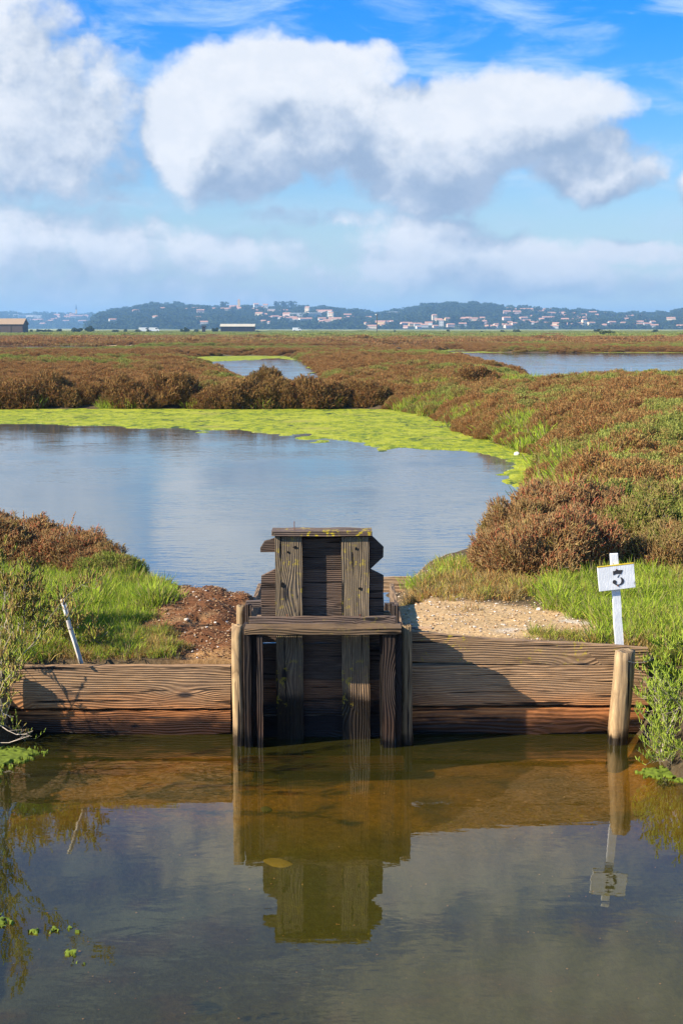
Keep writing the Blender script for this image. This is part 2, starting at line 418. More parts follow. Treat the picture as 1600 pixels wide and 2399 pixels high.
# ------------------------------------------------------------------ waters (outlines in plan)
CW, PW = 0.0, 0.15                                             # levels of the canal and of the pond
def gp(l, z=PW): return [tuple(PZ(a, b, z)[:2]) for a, b in l]
POND = [(-30, 9.9), (-4, 10.1), (-2.2, 10.2), (-1.45, 9.8), (-.98, 9.15), (-.62, 8.75), (-.43, 8.6), (.24, 8.6), (.34, 9.5), (.42, 10.25), (.95, 11.1),
        (1.5, 12.4), (2.1, 14.8), (2.3, 16.6), (2.55, 18.6), (2.78, 20.5), (2.4, 23.), (2.15, 25), (2.05, 28.3), (1.6, 31), (1.0, 32.4), (-3, 32.7), (-8, 32.5), (-30, 32.6)]
POND_M = gp([(430, 837), (560, 833), (680, 835), (715, 850), (742, 880), (755, 925), (640, 925), (575, 895), (490, 856)])
POND_R = gp([(1092, 820), (1122, 824), (1180, 826), (1500, 826), (2100, 826), (2300, 935), (1500, 935), (1300, 925), (1235, 880), (1130, 850), (1080, 842), (1010, 824), (1060, 818)])
SLIV_L = gp([(-300, 809), (100, 809), (330, 811), (345, 814), (200, 820), (-300, 823)])
SLIV_C = gp([(850, 807), (1000, 808), (1015, 813), (960, 822), (880, 818)])
SLIV_D = gp([(1095, 815), (1130, 814), (1135, 820), (1100, 824)])
BODIES = [POND, POND_M, POND_R, SLIV_L, SLIV_C]

def pond_sd(x, y):
    d = poly_sd(x, y, POND)
    for b in BODIES[1:]: d = np.minimum(d, poly_sd(x, y, b))
    return d
WALL_Y = 6.90
GX0, GX1 = PY(565, 1600, 6.8).x, PY(942, 1600, 6.8).x            # inner width of the sluice
def canal_edges(y):
    xl = -1.60 - .10*np.clip(6.9-y, 0, 9) ; xr = 1.50 + .16*np.clip(6.4-y, 0, 9)
    return xl, xr
def height(x, y):
    x = np.asarray(x, float); y = np.asarray(y, float)
    land = .355 + .05*(fbm(x*.8, y*.8, 4, 1)-.5)
    near = 1-sstep(9, 14, y)
    land += (1-near)*(.06 + .16*(fbm(x*.25, y*.25, 4, 2)-.5))*(1-sstep(60, 110, y))
    land += .30*sstep(2.6, 5.5, x-.02*y)*sstep(11, 17, y)*(1-sstep(30, 42, y))      # low dike on the right
    land += .06*sstep(.5, -2.5, x)*sstep(7.1, 8.2, y)*(1-sstep(9.4, 10, y))
    # spoil heap left of the sluice
    land += .085*np.exp(-(((x+.78)/.33)**2+((y-8.05)/.55)**2))
    land += .085*(fbm(x*9, y*9, 3, 5)-.45)*np.exp(-(((x+.70)/.42)**2+((y-7.9)/.9)**2)) * 1.6
    land += .012*(fbm(x*14, y*14, 3, 9)-.5)*near
    sd = pond_sd(x, y) + .18*(fbm(x*2.3, y*2.3, 3, 4)-.5)*2*np.clip(y/14., .25, 1.2)
    k = np.clip(y/18., .45, 3.)
    z = PW + (land-PW)*sstep(0, .55*k, sd) - .45*sstep(0, -1.4*k, sd)
    # the sluice channel behind the gate
    ch = (x > GX0-.01) & (x < GX1+.01) & (y > WALL_Y-.01) & (y < 8.72)
    z = np.where(ch, -.25, z)
    # canal in front of the wall
    xl, xr = canal_edges(y)
    bank = .30 - .20*(x < 0)*sstep(6.85, 6.5, y) + .06*(fbm(x*2, y*2, 3, 8)-.5)
    e = np.minimum(x-xl, xr-x) + .10*(fbm(x*4, y*4, 3, 12)-.5)
    bed = -.13 - .30*sstep(6.5, 4.6, y) + .05*(fbm(x*1.7, y*1.7, 4, 21)-.5) + .012*(fbm(x*12, y*12, 3, 22)-.5)
    c = bank + (bed-bank)*sstep(-.22, .16, e)
    c = c + (.45-c)*sstep(2.1, 1.2, y)
    z = np.where(y < WALL_Y+.012, c, z)
    z = np.where((y >= WALL_Y+.012) & (y < 7.35) & ((x < -1.62) | (x > 1.56)), .30+(z-.30)*sstep(6.9, 7.35, y), z)
    return z

def grid_lines(parts):
    out = []
    for a, b, s in parts: out += list(np.arange(a, b, s))
    return out
pos = np.concatenate([np.arange(0, 3.4, .042), np.geomspace(3.45, 40, 70), np.geomspace(42, 7000, 60)])
xs = np.concatenate([-pos[::-1][:-1], pos])
xs = np.unique(np.concatenate([xs[(np.abs(xs-GX0) > .02) & (np.abs(xs-GX1) > .02)], [GX0-.012, GX0, GX1, GX1+.012]]))
ys = np.array(grid_lines([(-6, 1, 1.), (1, 3.8, .2), (3.8, 6.86, .06)]) + [6.885, WALL_Y, WALL_Y+.024] + grid_lines([(6.96, 12, .045), (12, 40, .2), (40, 150, .8)]) + list(np.geomspace(150, 9000, 80)))
XX, YY = np.meshgrid(xs, ys)
ZZ = height(XX, YY)
nx, ny = len(xs), len(ys)
def sheet_mesh(name, X, Y, Z, mask=None):
    ny, nx = X.shape
    verts = np.stack([X, Y, Z], -1).reshape(-1, 3)
    i = (np.arange(ny-1)[:, None]*nx+np.arange(nx-1)[None]).ravel()
    if mask is not None: i = i[mask.ravel()]
    faces = np.stack([i, i+1, i+nx+1, i+nx], 1)
    me = bpy.data.meshes.new(name)
    me.vertices.add(len(verts)); me.vertices.foreach_set('co', verts.ravel())
    me.loops.add(faces.size); me.loops.foreach_set('vertex_index', faces.ravel().astype(np.int32))
    me.polygons.add(len(faces)); me.polygons.foreach_set('loop_start', np.arange(0, faces.size, 4, dtype=np.int32))
    me.polygons.foreach_set('use_smooth', np.ones(len(faces), bool))
    me.update()
    return me
gme = sheet_mesh('ground', XX, YY, ZZ)
# soil colours per vertex; the canal bed also carries depth and reflection tones
def lerp3(c, d, f): return c*(1-f[..., None]) + np.array(d)*f[..., None]
colr = np.zeros(XX.shape+(3,)) + np.array((.13, .092, .05))
nfar = fbm(XX*.02, YY*.05, 4, 31); n1 = fbm(XX*3, YY*3, 4, 32); n2 = fbm(XX*11, YY*11, 3, 33)
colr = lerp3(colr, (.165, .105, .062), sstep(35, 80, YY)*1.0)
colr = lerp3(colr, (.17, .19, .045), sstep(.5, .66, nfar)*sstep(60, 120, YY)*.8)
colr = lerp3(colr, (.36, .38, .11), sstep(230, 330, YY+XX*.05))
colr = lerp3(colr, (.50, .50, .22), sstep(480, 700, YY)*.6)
path = sstep(-.1, .15, -poly_sd(XX, YY, gp([(890, 1375), (1000, 1400), (1120, 1405), (1290, 1420), (1390, 1440), (1420, 1475), (1330, 1500), (1150, 1505), (900, 1500)], .36)) + .25*(n1-.5))
colr = lerp3(colr, (.64, .43, .22), path)
colr = lerp3(colr, (.74, .66, .56), path*sstep(.52, .66, fbm(XX*2.2, YY*5, 4, 35))*sstep(-.25, .1, -poly_sd(XX, YY, gp([(1120, 1450), (1390, 1440), (1400, 1500), (1120, 1495)], .36))))
heap = np.exp(-(((XX+.72)/.42)**2+((YY-7.9)/1.0)**2))
colr = lerp3(colr, (.20, .085, .035), sstep(.25, .6, heap+.25*(n1-.5)))
colr = lerp3(colr, (.50, .34, .17), sstep(.55, .75, n2)*sstep(.25, .6, heap)*.5)
strip = sstep(.16, .05, np.abs(YY-7.02))*sstep(-.9, -.7, XX)*sstep(.0, -.3, XX)
colr = lerp3(colr, (.42, .24, .10), strip)
edge = sstep(3, 0, poly_sd(XX, YY, SLIV_L))
colr = lerp3(colr, (.46, .34, .20), edge)
colr = np.where(((YY < WALL_Y) & (ZZ < .2))[..., None], np.array((.075, .055, .03)), colr)
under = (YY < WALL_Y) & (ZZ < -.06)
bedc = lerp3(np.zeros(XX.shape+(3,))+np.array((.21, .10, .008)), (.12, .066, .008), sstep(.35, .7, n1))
bedc = lerp3(bedc, (.045, .050, .010), sstep(6.35, 5.6, YY+.6*(n1-.5)))  # bed painted darker away from the wall, for light lost in deeper water
bedc = lerp3(bedc, (.035, .05, .055), sstep(-.2, -1.2, XX)*sstep(5.9, 5.2, YY)*.7)  # blue-grey of the reflected sky put into the left bed colour
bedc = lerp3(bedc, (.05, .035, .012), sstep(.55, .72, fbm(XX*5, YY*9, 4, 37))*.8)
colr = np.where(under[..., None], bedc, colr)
pb = (YY > WALL_Y) & (ZZ < PW-.03)
colr = np.where(pb[..., None], np.array((.05, .05, .03)), colr)
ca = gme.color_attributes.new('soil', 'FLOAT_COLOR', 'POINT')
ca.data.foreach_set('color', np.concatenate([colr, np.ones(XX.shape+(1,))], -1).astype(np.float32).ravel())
mg, nt = new_mat('soil')
soil = nt.attr('soil')[0]; wp = nt.n.new('ShaderNodeNewGeometry').outputs['Position']
a1 = nt.noise(wp, 38., 5, .65); a2 = nt.noise(wp, 7., 4, .6); a3 = nt.noise(wp, .35, 4, .6)
c = nt.mix(nt.mr(a1, .3, .72, .75, 0.), soil, nt.mix(1., soil, (.42, .38, .33), 'MULTIPLY'))
c = nt.mix(nt.mr(a2, .5, .75, 0., .5), c, nt.mix(1., c, (1.7, 1.6, 1.45), 'MULTIPLY'))
c = nt.mix(nt.mr(a3, .35, .7, 0., .35), c, nt.mix(1., c, (.6, .65, .5), 'MULTIPLY'))
principled(nt, c, .95, .15, nt.bump(nt.math('ADD', a1, a2), .7, .012))
ground = link_mesh('ground', gme, mg); tag(ground, 'flat salt marsh ground with soil banks', None, None, 'structure')
del ground['label']

# ------------------------------------------------------------------ water
def water_mat(name, tint, r_scale, r_dist, aniso=(1, 1, 1), rough=.0, fine=0., alpha_col=None, murk=0., murk_col=(.05, .04, .02)):
    m, nt = new_mat(name)
    wp = nt.n.new('ShaderNodeNewGeometry').outputs['Position']
    v = nt.vmath('MULTIPLY', wp, aniso)
    h = nt.noise(v, r_scale, 3, .55, .4)
    if fine: h = nt.math('ADD', h, nt.math('MULTIPLY', nt.noise(v, r_scale*3.7, 2, .5), fine))
    big = nt.noise(wp, .45, 2, .5)
    h = nt.math('MULTIPLY', h, nt.mr(big, .35, .65, .25, 1.))
    nrm = nt.bump(h, 1., r_dist)
    inc = nt.n.new('ShaderNodeNewGeometry').outputs['Incoming']
    cosi = nt.math('ABSOLUTE', nt.vmath('DOT_PRODUCT', nrm, inc))
    fres = nt.math('ADD', .02, nt.math('MULTIPLY', .98, nt.math('POWER', nt.math('SUBTRACT', 1., cosi, clamp=True), 4.)))
    gl = nt.node('ShaderNodeBsdfGlossy'); gl.inputs['Roughness'].default_value = rough; nt.put(gl.inputs['Normal'], nrm)
    tr = nt.node('ShaderNodeBsdfTransparent'); tr.inputs[0].default_value = tuple(tint)+(1,)
    df = nt.node('ShaderNodeBsdfDiffuse'); df.inputs[0].default_value = tuple(murk_col)+(1,)
    mm = nt.node('ShaderNodeMixShader'); mm.inputs[0].default_value = murk
    nt.l.new(tr.outputs[0], mm.inputs[1]); nt.l.new(df.outputs[0], mm.inputs[2])
    mx = nt.node('ShaderNodeMixShader'); nt.put(mx.inputs[0], fres)
    nt.l.new(mm.outputs[0], mx.inputs[1]); nt.l.new(gl.outputs[0], mx.inputs[2]); nt.l.new(mx.outputs[0], nt.out.inputs[0])
    return m
M_CANAL = water_mat('canal_water', (.93, .82, .5), 5., .0012, (.7, 1.3, 1), 0., .25, murk=.22, murk_col=(.098, .088, .014))
M_POND = water_mat('pond_water', (.5, .5, .35), 3.2, .0045, (.55, 1.5, 1), .0, .45, murk=.75, murk_col=(.125, .17, .18))
def flat_quad(name, x0, x1, y0, y1, z, mat):
    me = bpy.data.meshes.new(name); me.from_pydata([(x0, y0, z), (x1, y0, z), (x1, y1, z), (x0, y1, z)], [], [(0, 1, 2, 3)])
    return tag(link_mesh(name, me, mat), None, None, None, 'structure')
flat_quad('canal_water', -14, 14, 1.0, WALL_Y-.004, CW, M_CANAL)
flat_quad('pond_water', -31, 3.6, WALL_Y+.55, 33.4, PW, M_POND)
def poly_water(name, poly, z, mat, grow=1.0):
    cx = sum(p[0] for p in poly)/len(poly); cy = sum(p[1] for p in poly)/len(poly)
    x0 = min(p[0] for p in poly)-grow; x1 = max(p[0] for p in poly)+grow; y0 = min(p[1] for p in poly)-grow; y1 = max(p[1] for p in poly)+grow
    return flat_quad(name, x0, x1, y0, y1, z, mat)
for nm, pl, dz in (('marsh_pond_water', POND_M, 0), ('lagoon_water', POND_R, .001), ('far_channel_water', SLIV_L, .002), ('distant_pool_water', SLIV_C, .003)):
    poly_water(nm, pl, PW+dz, M_POND)

# ------------------------------------------------------------------ the sluice
def px(l): return [(500+.3189*a, 1200+.3189*b) for a, b in l]       # close-up coordinates -> picture
YF = 6.62
frame = empty('sluice_housing', (PY(753, 1750, YF).x, YF, 0))
tag(frame, 'dark wet timber frame holding the sluice gate, with a crossbar over two uprights', 'sluice frame')
def fr(name, l, Y, th, mat, **k): return board(name, pts_px(px(l), Y), Y, th, mat, frame, **k)
ZB = -.24
def drop(l, Y):                                                      # outline whose lowest points go down to the bed
    p = pts_px(px(l), Y); zmin = min(q[1] for q in p)
    return [(x, ZB if abs(z-zmin) < .03 else z) for x, z in p]
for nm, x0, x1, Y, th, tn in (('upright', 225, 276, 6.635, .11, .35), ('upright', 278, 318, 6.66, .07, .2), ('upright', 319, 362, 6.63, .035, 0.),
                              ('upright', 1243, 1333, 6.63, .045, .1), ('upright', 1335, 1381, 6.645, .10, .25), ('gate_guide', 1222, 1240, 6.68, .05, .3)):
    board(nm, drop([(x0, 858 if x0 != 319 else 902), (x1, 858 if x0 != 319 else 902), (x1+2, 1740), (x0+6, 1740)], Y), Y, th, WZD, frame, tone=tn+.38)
bl = pts_px(px([(228, 856), (1382, 852), (1382, 893), (1340, 899), (228, 901)]), YF)
board('crossbar', bl, YF, .112, WX, frame, tone=.42, bev=.004, lichen=.1)
bl = pts_px(px([(230, 822), (1345, 822), (1345, 856), (230, 857)]), 6.62)
b2 = pts_px(px([(262, 774), (1340, 770), (1340, 824), (262, 824)]), 6.735)
o = board('rear_crossbar', b2, 6.735, .032, WG, frame, tone=-.25, lichen=.15)
b3 = pts_px(px([(240, 905), (1375, 905), (1375, 960), (240, 960)]), 6.90)
board('sill', [(GX0, -.075), (GX1, -.075), (GX1, -.035), (GX0, -.035)], 6.50, .12, WX, frame, warmth=1., tone=-.2)
for gx, s_ in ((PY(574, 1600, 6.70).x, -1), (PY(938, 1600, 6.70).x, 1)):
    beam('cheek_board', (gx, 6.75, .17), (gx, 6.851, .17), .022, .80, WZD, frame, tone=.3)
    beam('cheek_board', (gx, 6.745, .17), (gx, 6.85, .17), .02, .8, WZD, frame, tone=.3) if False else None
def nail(parent, pxy, Y, h=.022, r=.0022):
    p = PY(*px([pxy])[0], Y)
    bm = bmesh.new(); bmesh.ops.create_cone(bm, cap_ends=True, segments=6, radius1=r, radius2=r, depth=h)
    bmesh.ops.create_cone(bm, cap_ends=True, segments=8, radius1=r*2.1, radius2=r*2, depth=.002, matrix=Matrix.Translation((0, 0, h/2)))
    me = bpy.data.meshes.new('nail'); bm.to_mesh(me); bm.free()
    o = link_mesh('nail', me, RUST, parent, p - parent.location); return o
nail(frame, (543, 775), 6.75, .03); nail(frame, (1078, 775), 6.75, .03)

gate = empty('sluice_gate', (PY(755, 1750, 6.80).x, 6.80, 0))
tag(gate, 'weathered sliding sluice gate of horizontal boards under a lichen-edged cap, held by two wide battens', 'sluice gate')
YB = 6.812
rows = [
    ([(455, 196), (375, 214), (344, 264), (346, 295), (455, 294), (455, 266), (1250, 265), (1250, 258), (1165, 176), (700, 180), (455, 182)], 0.10),
    ([(452, 297), (455, 418), (1150, 418), (1152, 412), (1248, 330), (1249, 268), (458, 269)], .30),
    ([(450, 421), (352, 470), (351, 520), (351, 690), (1252, 690), (1250, 520), (1250, 468), (1156, 421)], -.1),
    ([(352, 694), (1253, 694), (1254, 958), (354, 958)], .0),
    ([(356, 972), (1254, 962), (1256, 1226), (356, 1226)], .25),
    ([(357, 1230), (1256, 1230), (1256, 1488), (358, 1488)], -.15),
    ([(358, 1492), (1256, 1492), (1257, 1730), (358, 1730)], .0)]
for i, (l, tn) in enumerate(rows):
    p = pts_px(px(l), YB)
    if i == 6: zm = min(q[1] for q in p); p = [(x, ZB if abs(z-zm) < .02 else z) for x, z in p]
    o = board('board', p, YB, .03, WG, gate, tone=tn+.12, warmth=.15 if i in (2, 5, 6) else 0.); o['dark_rise'] = .13 if i > 4 else 0.  # blackening raised on the lower boards to paint the opening's deep shade
for x0, x1, x2, x3, tn in ((452, 650, 668, 470, .0), (940, 1141, 1152, 950, -.12)):
    o = board('batten', drop([(x0, 180), (x1, 180), (x2, 1700), (x3, 1700)], 6.772), 6.772, .038, WGZ, gate, tone=tn, lichen=.35, bev=.004); o['dark_rise'] = .17  # black foot raised here too, shade of the opening put into the colour
board('cap_board', pts_px(px([(427, 140), (1165, 140), (1167, 176), (428, 177)]), 6.755), 6.755, .13, WG, gate, tone=-.15, lichen=1., bev=.004)
nail(gate, (595, 116), 6.80, .06, .002)
# dark stain-coloured knot holes and bolt holes on the battens
HOLE = mat_simple('dark_hole', (.004, .004, .004), .95, .1)
def hole(x, y, rx, ry, Y, parent):
    p = PY(*px([(x, y)])[0], Y); me = bpy.data.meshes.new('bolt_hole')
    n = 14; vs = [(.3189*rx/480*math.cos(2*math.pi*k/n)*(1+.15*math.sin(3*k)), 0, .3189*ry/480*math.sin(2*math.pi*k/n)) for k in range(n)]
    vs2 = [(a, .004, b) for a, _, b in vs]
    me.from_pydata(vs+vs2, [], [tuple(range(n))]+[(k, (k+1) % n, n+(k+1) % n, n+k) for k in range(n)])
    return link_mesh('bolt_hole', me, HOLE, parent, p-parent.location)
for x, y, rx, ry in ((550, 294, 9, 8), (508, 535, 11, 20), (1047, 268, 10, 10), (1078, 562, 11, 11), (600, 258, 14, 10)): hole(x, y, rx, ry, 6.7695, gate)

def gposts():
    b = PY(561, 1752, 6.68); t = PY(555, 1465, 6.68)
    o = round_post('round_post', (b.x, b.y, ZB), t, .029, .0275, WPOST, seed=3, tone=-.05, bulge=.15)
    tag(o, 'pale split round post at the left corner of the sluice frame', 'post', 'round posts of the sluice')
    b = PY(953, 1752, 6.70); t = PY(953, 1466, 6.70)
    o = round_post('round_post', (b.x, b.y, ZB), t, .026, .0245, WPOST, seed=8, tone=.28, bulge=.35)
    tag(o, 'greenish round post at the right corner of the sluice frame', 'post', 'round posts of the sluice')
    t = PY(1464, 1524, 6.73)
    b = Vector((PY(1446, 1745, 6.72).x, 6.72, 0)); dirv = (t-b); b2 = b - dirv*(.24/dirv.z)
    o = round_post('round_post', b2, t, .054, .052, WPOST, seed=12, split=True, tone=-.02)
    tag(o, 'thick leaning split post in front of the right end of the plank wall', 'post')
    b = PY(4, 1740, 6.79); t = PY(4, 1568, 6.79)
    o = round_post('round_post', (b.x, b.y, ZB), (t.x, t.y, t.z), .028, .028, WPOST, seed=21, tone=.45)
    tag(o, 'half hidden grey post at the far left end of the plank wall behind dry twigs', 'post')
gposts()
# rear of the channel
chan = empty('sluice_channel', (PY(753, 1750, 7.4).x, 7.4, 0))
tag(chan, 'open timber channel behind the sluice gate running back to the pond', 'sluice channel')
for gx, s in ((GX0, -1), (GX1, 1)):
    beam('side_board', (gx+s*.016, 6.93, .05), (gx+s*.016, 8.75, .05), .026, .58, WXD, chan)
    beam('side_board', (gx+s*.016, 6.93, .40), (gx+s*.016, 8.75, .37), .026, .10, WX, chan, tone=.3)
p = PY(566, 1419, 7.25); round_post('channel_post', (p.x, 7.25, 0), p, .028, .027, WPOST, chan, seed=31, tone=.15)
for a, b_, c_, t_ in ((232, 262, 682, .4), (265, 281, 690, .5)):
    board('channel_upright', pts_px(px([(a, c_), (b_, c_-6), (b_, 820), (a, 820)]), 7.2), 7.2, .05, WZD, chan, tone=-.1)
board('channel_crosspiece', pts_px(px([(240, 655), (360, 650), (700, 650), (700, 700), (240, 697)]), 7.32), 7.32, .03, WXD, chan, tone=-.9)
board('channel_crosspiece', pts_px(px([(320, 762), (520, 762), (520, 800), (320, 800)]), 7.0), 7.0, .03, WX, chan, tone=-.1)
for a, b_, c_ in ((1256, 1290, 672), (1294, 1330, 668), (1312, 1364, 684)):
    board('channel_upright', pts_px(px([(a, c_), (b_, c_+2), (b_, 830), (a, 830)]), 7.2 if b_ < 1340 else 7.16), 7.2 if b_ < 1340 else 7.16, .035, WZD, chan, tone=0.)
board('channel_crosspiece', pts_px(px([(1100, 728), (1290, 730), (1330, 800), (1100, 800)]), 7.02), 7.02, .03, WX, chan, tone=.1)

# ------------------------------------------------------------------ plank walls
YP = 6.85
wl = empty('plank_wall', (-1.1, YP, 0)); tag(wl, 'left retaining wall of two wide brown planks between grass bank and canal', 'plank wall', 'plank retaining walls')
board('plank', pts_px([(12, 1562), (300, 1561), (541, 1560), (541, 1659), (300, 1660), (10, 1659)], YP), YP, .042, WX, wl, tone=-.22, warmth=.22, step=.07)
board('plank', pts_px([(8, 1666), (541, 1665), (541, 1716), (480, 1722), (380, 1728), (250, 1722), (160, 1716), (60, 1712), (8, 1712)], YP+.004), YP+.004, .040, WX, wl, warmth=.6, tone=-.15, jit=.0022)['dark_rise'] = .035
board('lower_plank', [(p[0], z) for p, z in zip([(-1.68,), (-.53,), (-.53,), (-1.68,)], (.085, .085, ZB, ZB))], YP+.018, .028, WXD, wl, tone=.5)
wr = empty('plank_wall', (.9, YP, 0)); tag(wr, 'right retaining wall of three planks, the top one tapering towards the numbered sign', 'plank wall', 'plank retaining walls')
board('plank', pts_px([(963, 1480), (1150, 1498), (1440, 1513), (1518, 1519), (1519, 1556), (1300, 1557), (1150, 1556), (963, 1550)], YP), YP, .042, WX, wr, tone=-.1, warmth=.15, lichen=.35, step=.07)
board('plank', pts_px([(962, 1559), (1300, 1558), (1519, 1558), (1519, 1653), (1300, 1651), (962, 1653)], YP+.003), YP+.003, .042, WX, wr, tone=-.3, warmth=.22, step=.07)
board('plank', pts_px([(962, 1660), (1300, 1658), (1512, 1659), (1500, 1716), (1420, 1712), (1330, 1716), (1240, 1722), (1150, 1718), (1050, 1714), (962, 1712)], YP+.006), YP+.006, .040, WX, wr, warmth=.65, tone=-.3, jit=.0022)['dark_rise'] = .035
board('lower_plank', [(.34, .085), (1.50, .085), (1.50, ZB), (.34, ZB)], YP+.018, .028, WXD, wr, tone=.5)

# stick on the left bank, board at the pond edge
a = PY(192, 1558, 6.83); a.z += .006; b = PZ(148, 1404, .66); mid_ = a.lerp(b, .52)+Vector((-.008, 0, .015))
stick = empty('broken_batten', (a.x, a.y, a.z)); tag(stick, 'thin grey broken batten lying across the grass onto the left plank wall', 'wooden batten')
M_STICK = wood('silver_wood', 'x', light=(.80, .74, .62), mid=(.66, .59, .48), dark=(.22, .18, .13), lines=60, warm=0.)
beam('batten_piece', a, mid_, .023, .012, M_STICK, stick)
beam('batten_piece', mid_+Vector((.006, -.02, -.008)), b, .022, .012, M_STICK, stick)
o = board('shore_board', pts_px([(898, 1353), (963, 1351), (963, 1385), (898, 1388)], 9.62), 9.62, .03, WX, tone=-.35); tag(o, 'sunlit board standing on edge at the pond shore right of the gate', 'board')
o = beam('short_board', PZ(958, 1474, .37), PZ(1012, 1474, .37), .05, .02, WX, tone=-.7); tag(o, 'short pale wood offcut lying on the bare soil right of the sluice', 'board')

# ------------------------------------------------------------------ number sign
m_paint, nt = new_mat('flaking_white_paint')
tc = nt.n.new('ShaderNodeTexCoord').outputs['Object']
n1_ = nt.noise(nt.mapping(tc, scale=(1, 1, .35)), 75., 4, .65); n2_ = nt.noise(tc, 18., 4, .6)
c = nt.mix(nt.mr(n2_, .4, .7), (.66, .68, .70), (.78, .79, .80)); c = nt.mix(nt.mr(n1_, .66, .72), c, (.22, .19, .15))
principled(nt, c, .65, .3, nt.bump(nt.noise(nt.mapping(tc, scale=(1, 1, .3)), 120., 3, .6), .6, .002))
m_black = mat_simple('worn_black_paint', (.035, .035, .04), .6, .5, 90)
m_lich = mat_simple('yellow_lichen', (.50, .36, .02), .95, .5, 60)
sb = PY(1451, 1513, 6.912)
sign = empty('number_sign', (sb.x, sb.y, .30)); tag(sign, 'leaning white painted wooden sign with a black stencilled 3 on a thin stake', 'sign')
board('stake', pts_px([(1429, 1298), (1447, 1297), (1462, 1545), (1443, 1545)], 6.912), 6.912, .022, m_paint, sign, bev=.002)
YS = 6.895
sbd = board('sign_board', pts_px([(1399, 1330), (1484, 1320), (1488, 1376), (1404, 1386)], YS), YS, .016, m_paint, sign, bev=.0015, jit=.0006)
for q in ((1350+421*250/1130, 1280+246*520/2351), (1350+437*250/1130, 1280+418*520/2351)):
    p = PY(*q, YS-.002); bm = bmesh.new(); bmesh.ops.create_cone(bm, cap_ends=True, segments=10, radius1=.0035, radius2=.003, depth=.003, matrix=Matrix.Rotation(R(90), 4, 'X'))
    me = bpy.data.meshes.new('screw'); bm.to_mesh(me); bm.free(); link_mesh('screw', me, RUST, sbd, p-sbd.location-sign.location)
def zp(l): return [(1350+a*250/1130, 1280+b*520/2351) for a, b in l]     # coordinates in the sign close-up
num = empty if False else None
def flat_shape(name, polys, Y, th, mat, parent):
    bm = bmesh.new()
    org = sbd.location + sign.location
    for l in polys:
        P = [(q[0]-org.x, q[1]-org.z) for q in pts_px(zp(l), Y)]
        ar = sum(P[i][0]*P[(i+1) % len(P)][1]-P[(i+1) % len(P)][0]*P[i][1] for i in range(len(P)))
        if ar < 0: P.reverse()
        f = [bm.verts.new((x, Y-org.y, z)) for x, z in P]; b = [bm.verts.new((x, Y-org.y+th, z)) for x, z in P]; n = len(P)
        bm.faces.new(f); bm.faces.new(b[::-1])
        for i in range(n): bm.faces.new((f[(i+1) % n], f[i], b[i], b[(i+1) % n]))
    bmesh.ops.recalc_face_normals(bm, faces=bm.faces)
    me = bpy.data.meshes.new(name); bm.to_mesh(me); bm.free()
    return link_mesh(name, me, mat, parent)
top_bar = [(384, 262), (400, 262), (416, 252), (424, 240), (430, 252), (488, 250), (470, 296), (450, 292), (425, 292), (405, 296), (396, 304), (386, 304)]
slash = [(448, 300), (454, 300), (437, 331), (429, 329)]
bowl = []
for k in range(21):                                   # outer arc of the bowl, then the inner one
    an = R(62 - k*(62+185)/20); bowl.append((441+60*math.cos(an), 366-46*math.sin(an)+2))
inn = []
for k in range(16):
    an = R(52 - k*(52+150)/15); inn.append((438+33*math.cos(an)+2, 364-40*math.sin(an)))
bowl2 = bowl[:17]+inn[::-1][2:]
ball = [(401+21*math.cos(t), 378+22*math.sin(t)) for t in np.linspace(0, 2*math.pi, 16, endpoint=False)]
flat_shape('numeral', [top_bar, slash, bowl2], YS-.0014, .001, m_black, sbd)
flat_shape('numeral', [ball], YS-.0018, .001, m_black, sbd)
pl = pts_px([(1399, 1330.5), (1484, 1320.5), (1484, 1318.8), (1399, 1328.6)], YS)
board('lichen_edge', pl, YS-.001, .0175, m_lich, sign, bev=.0003, jit=.0005)

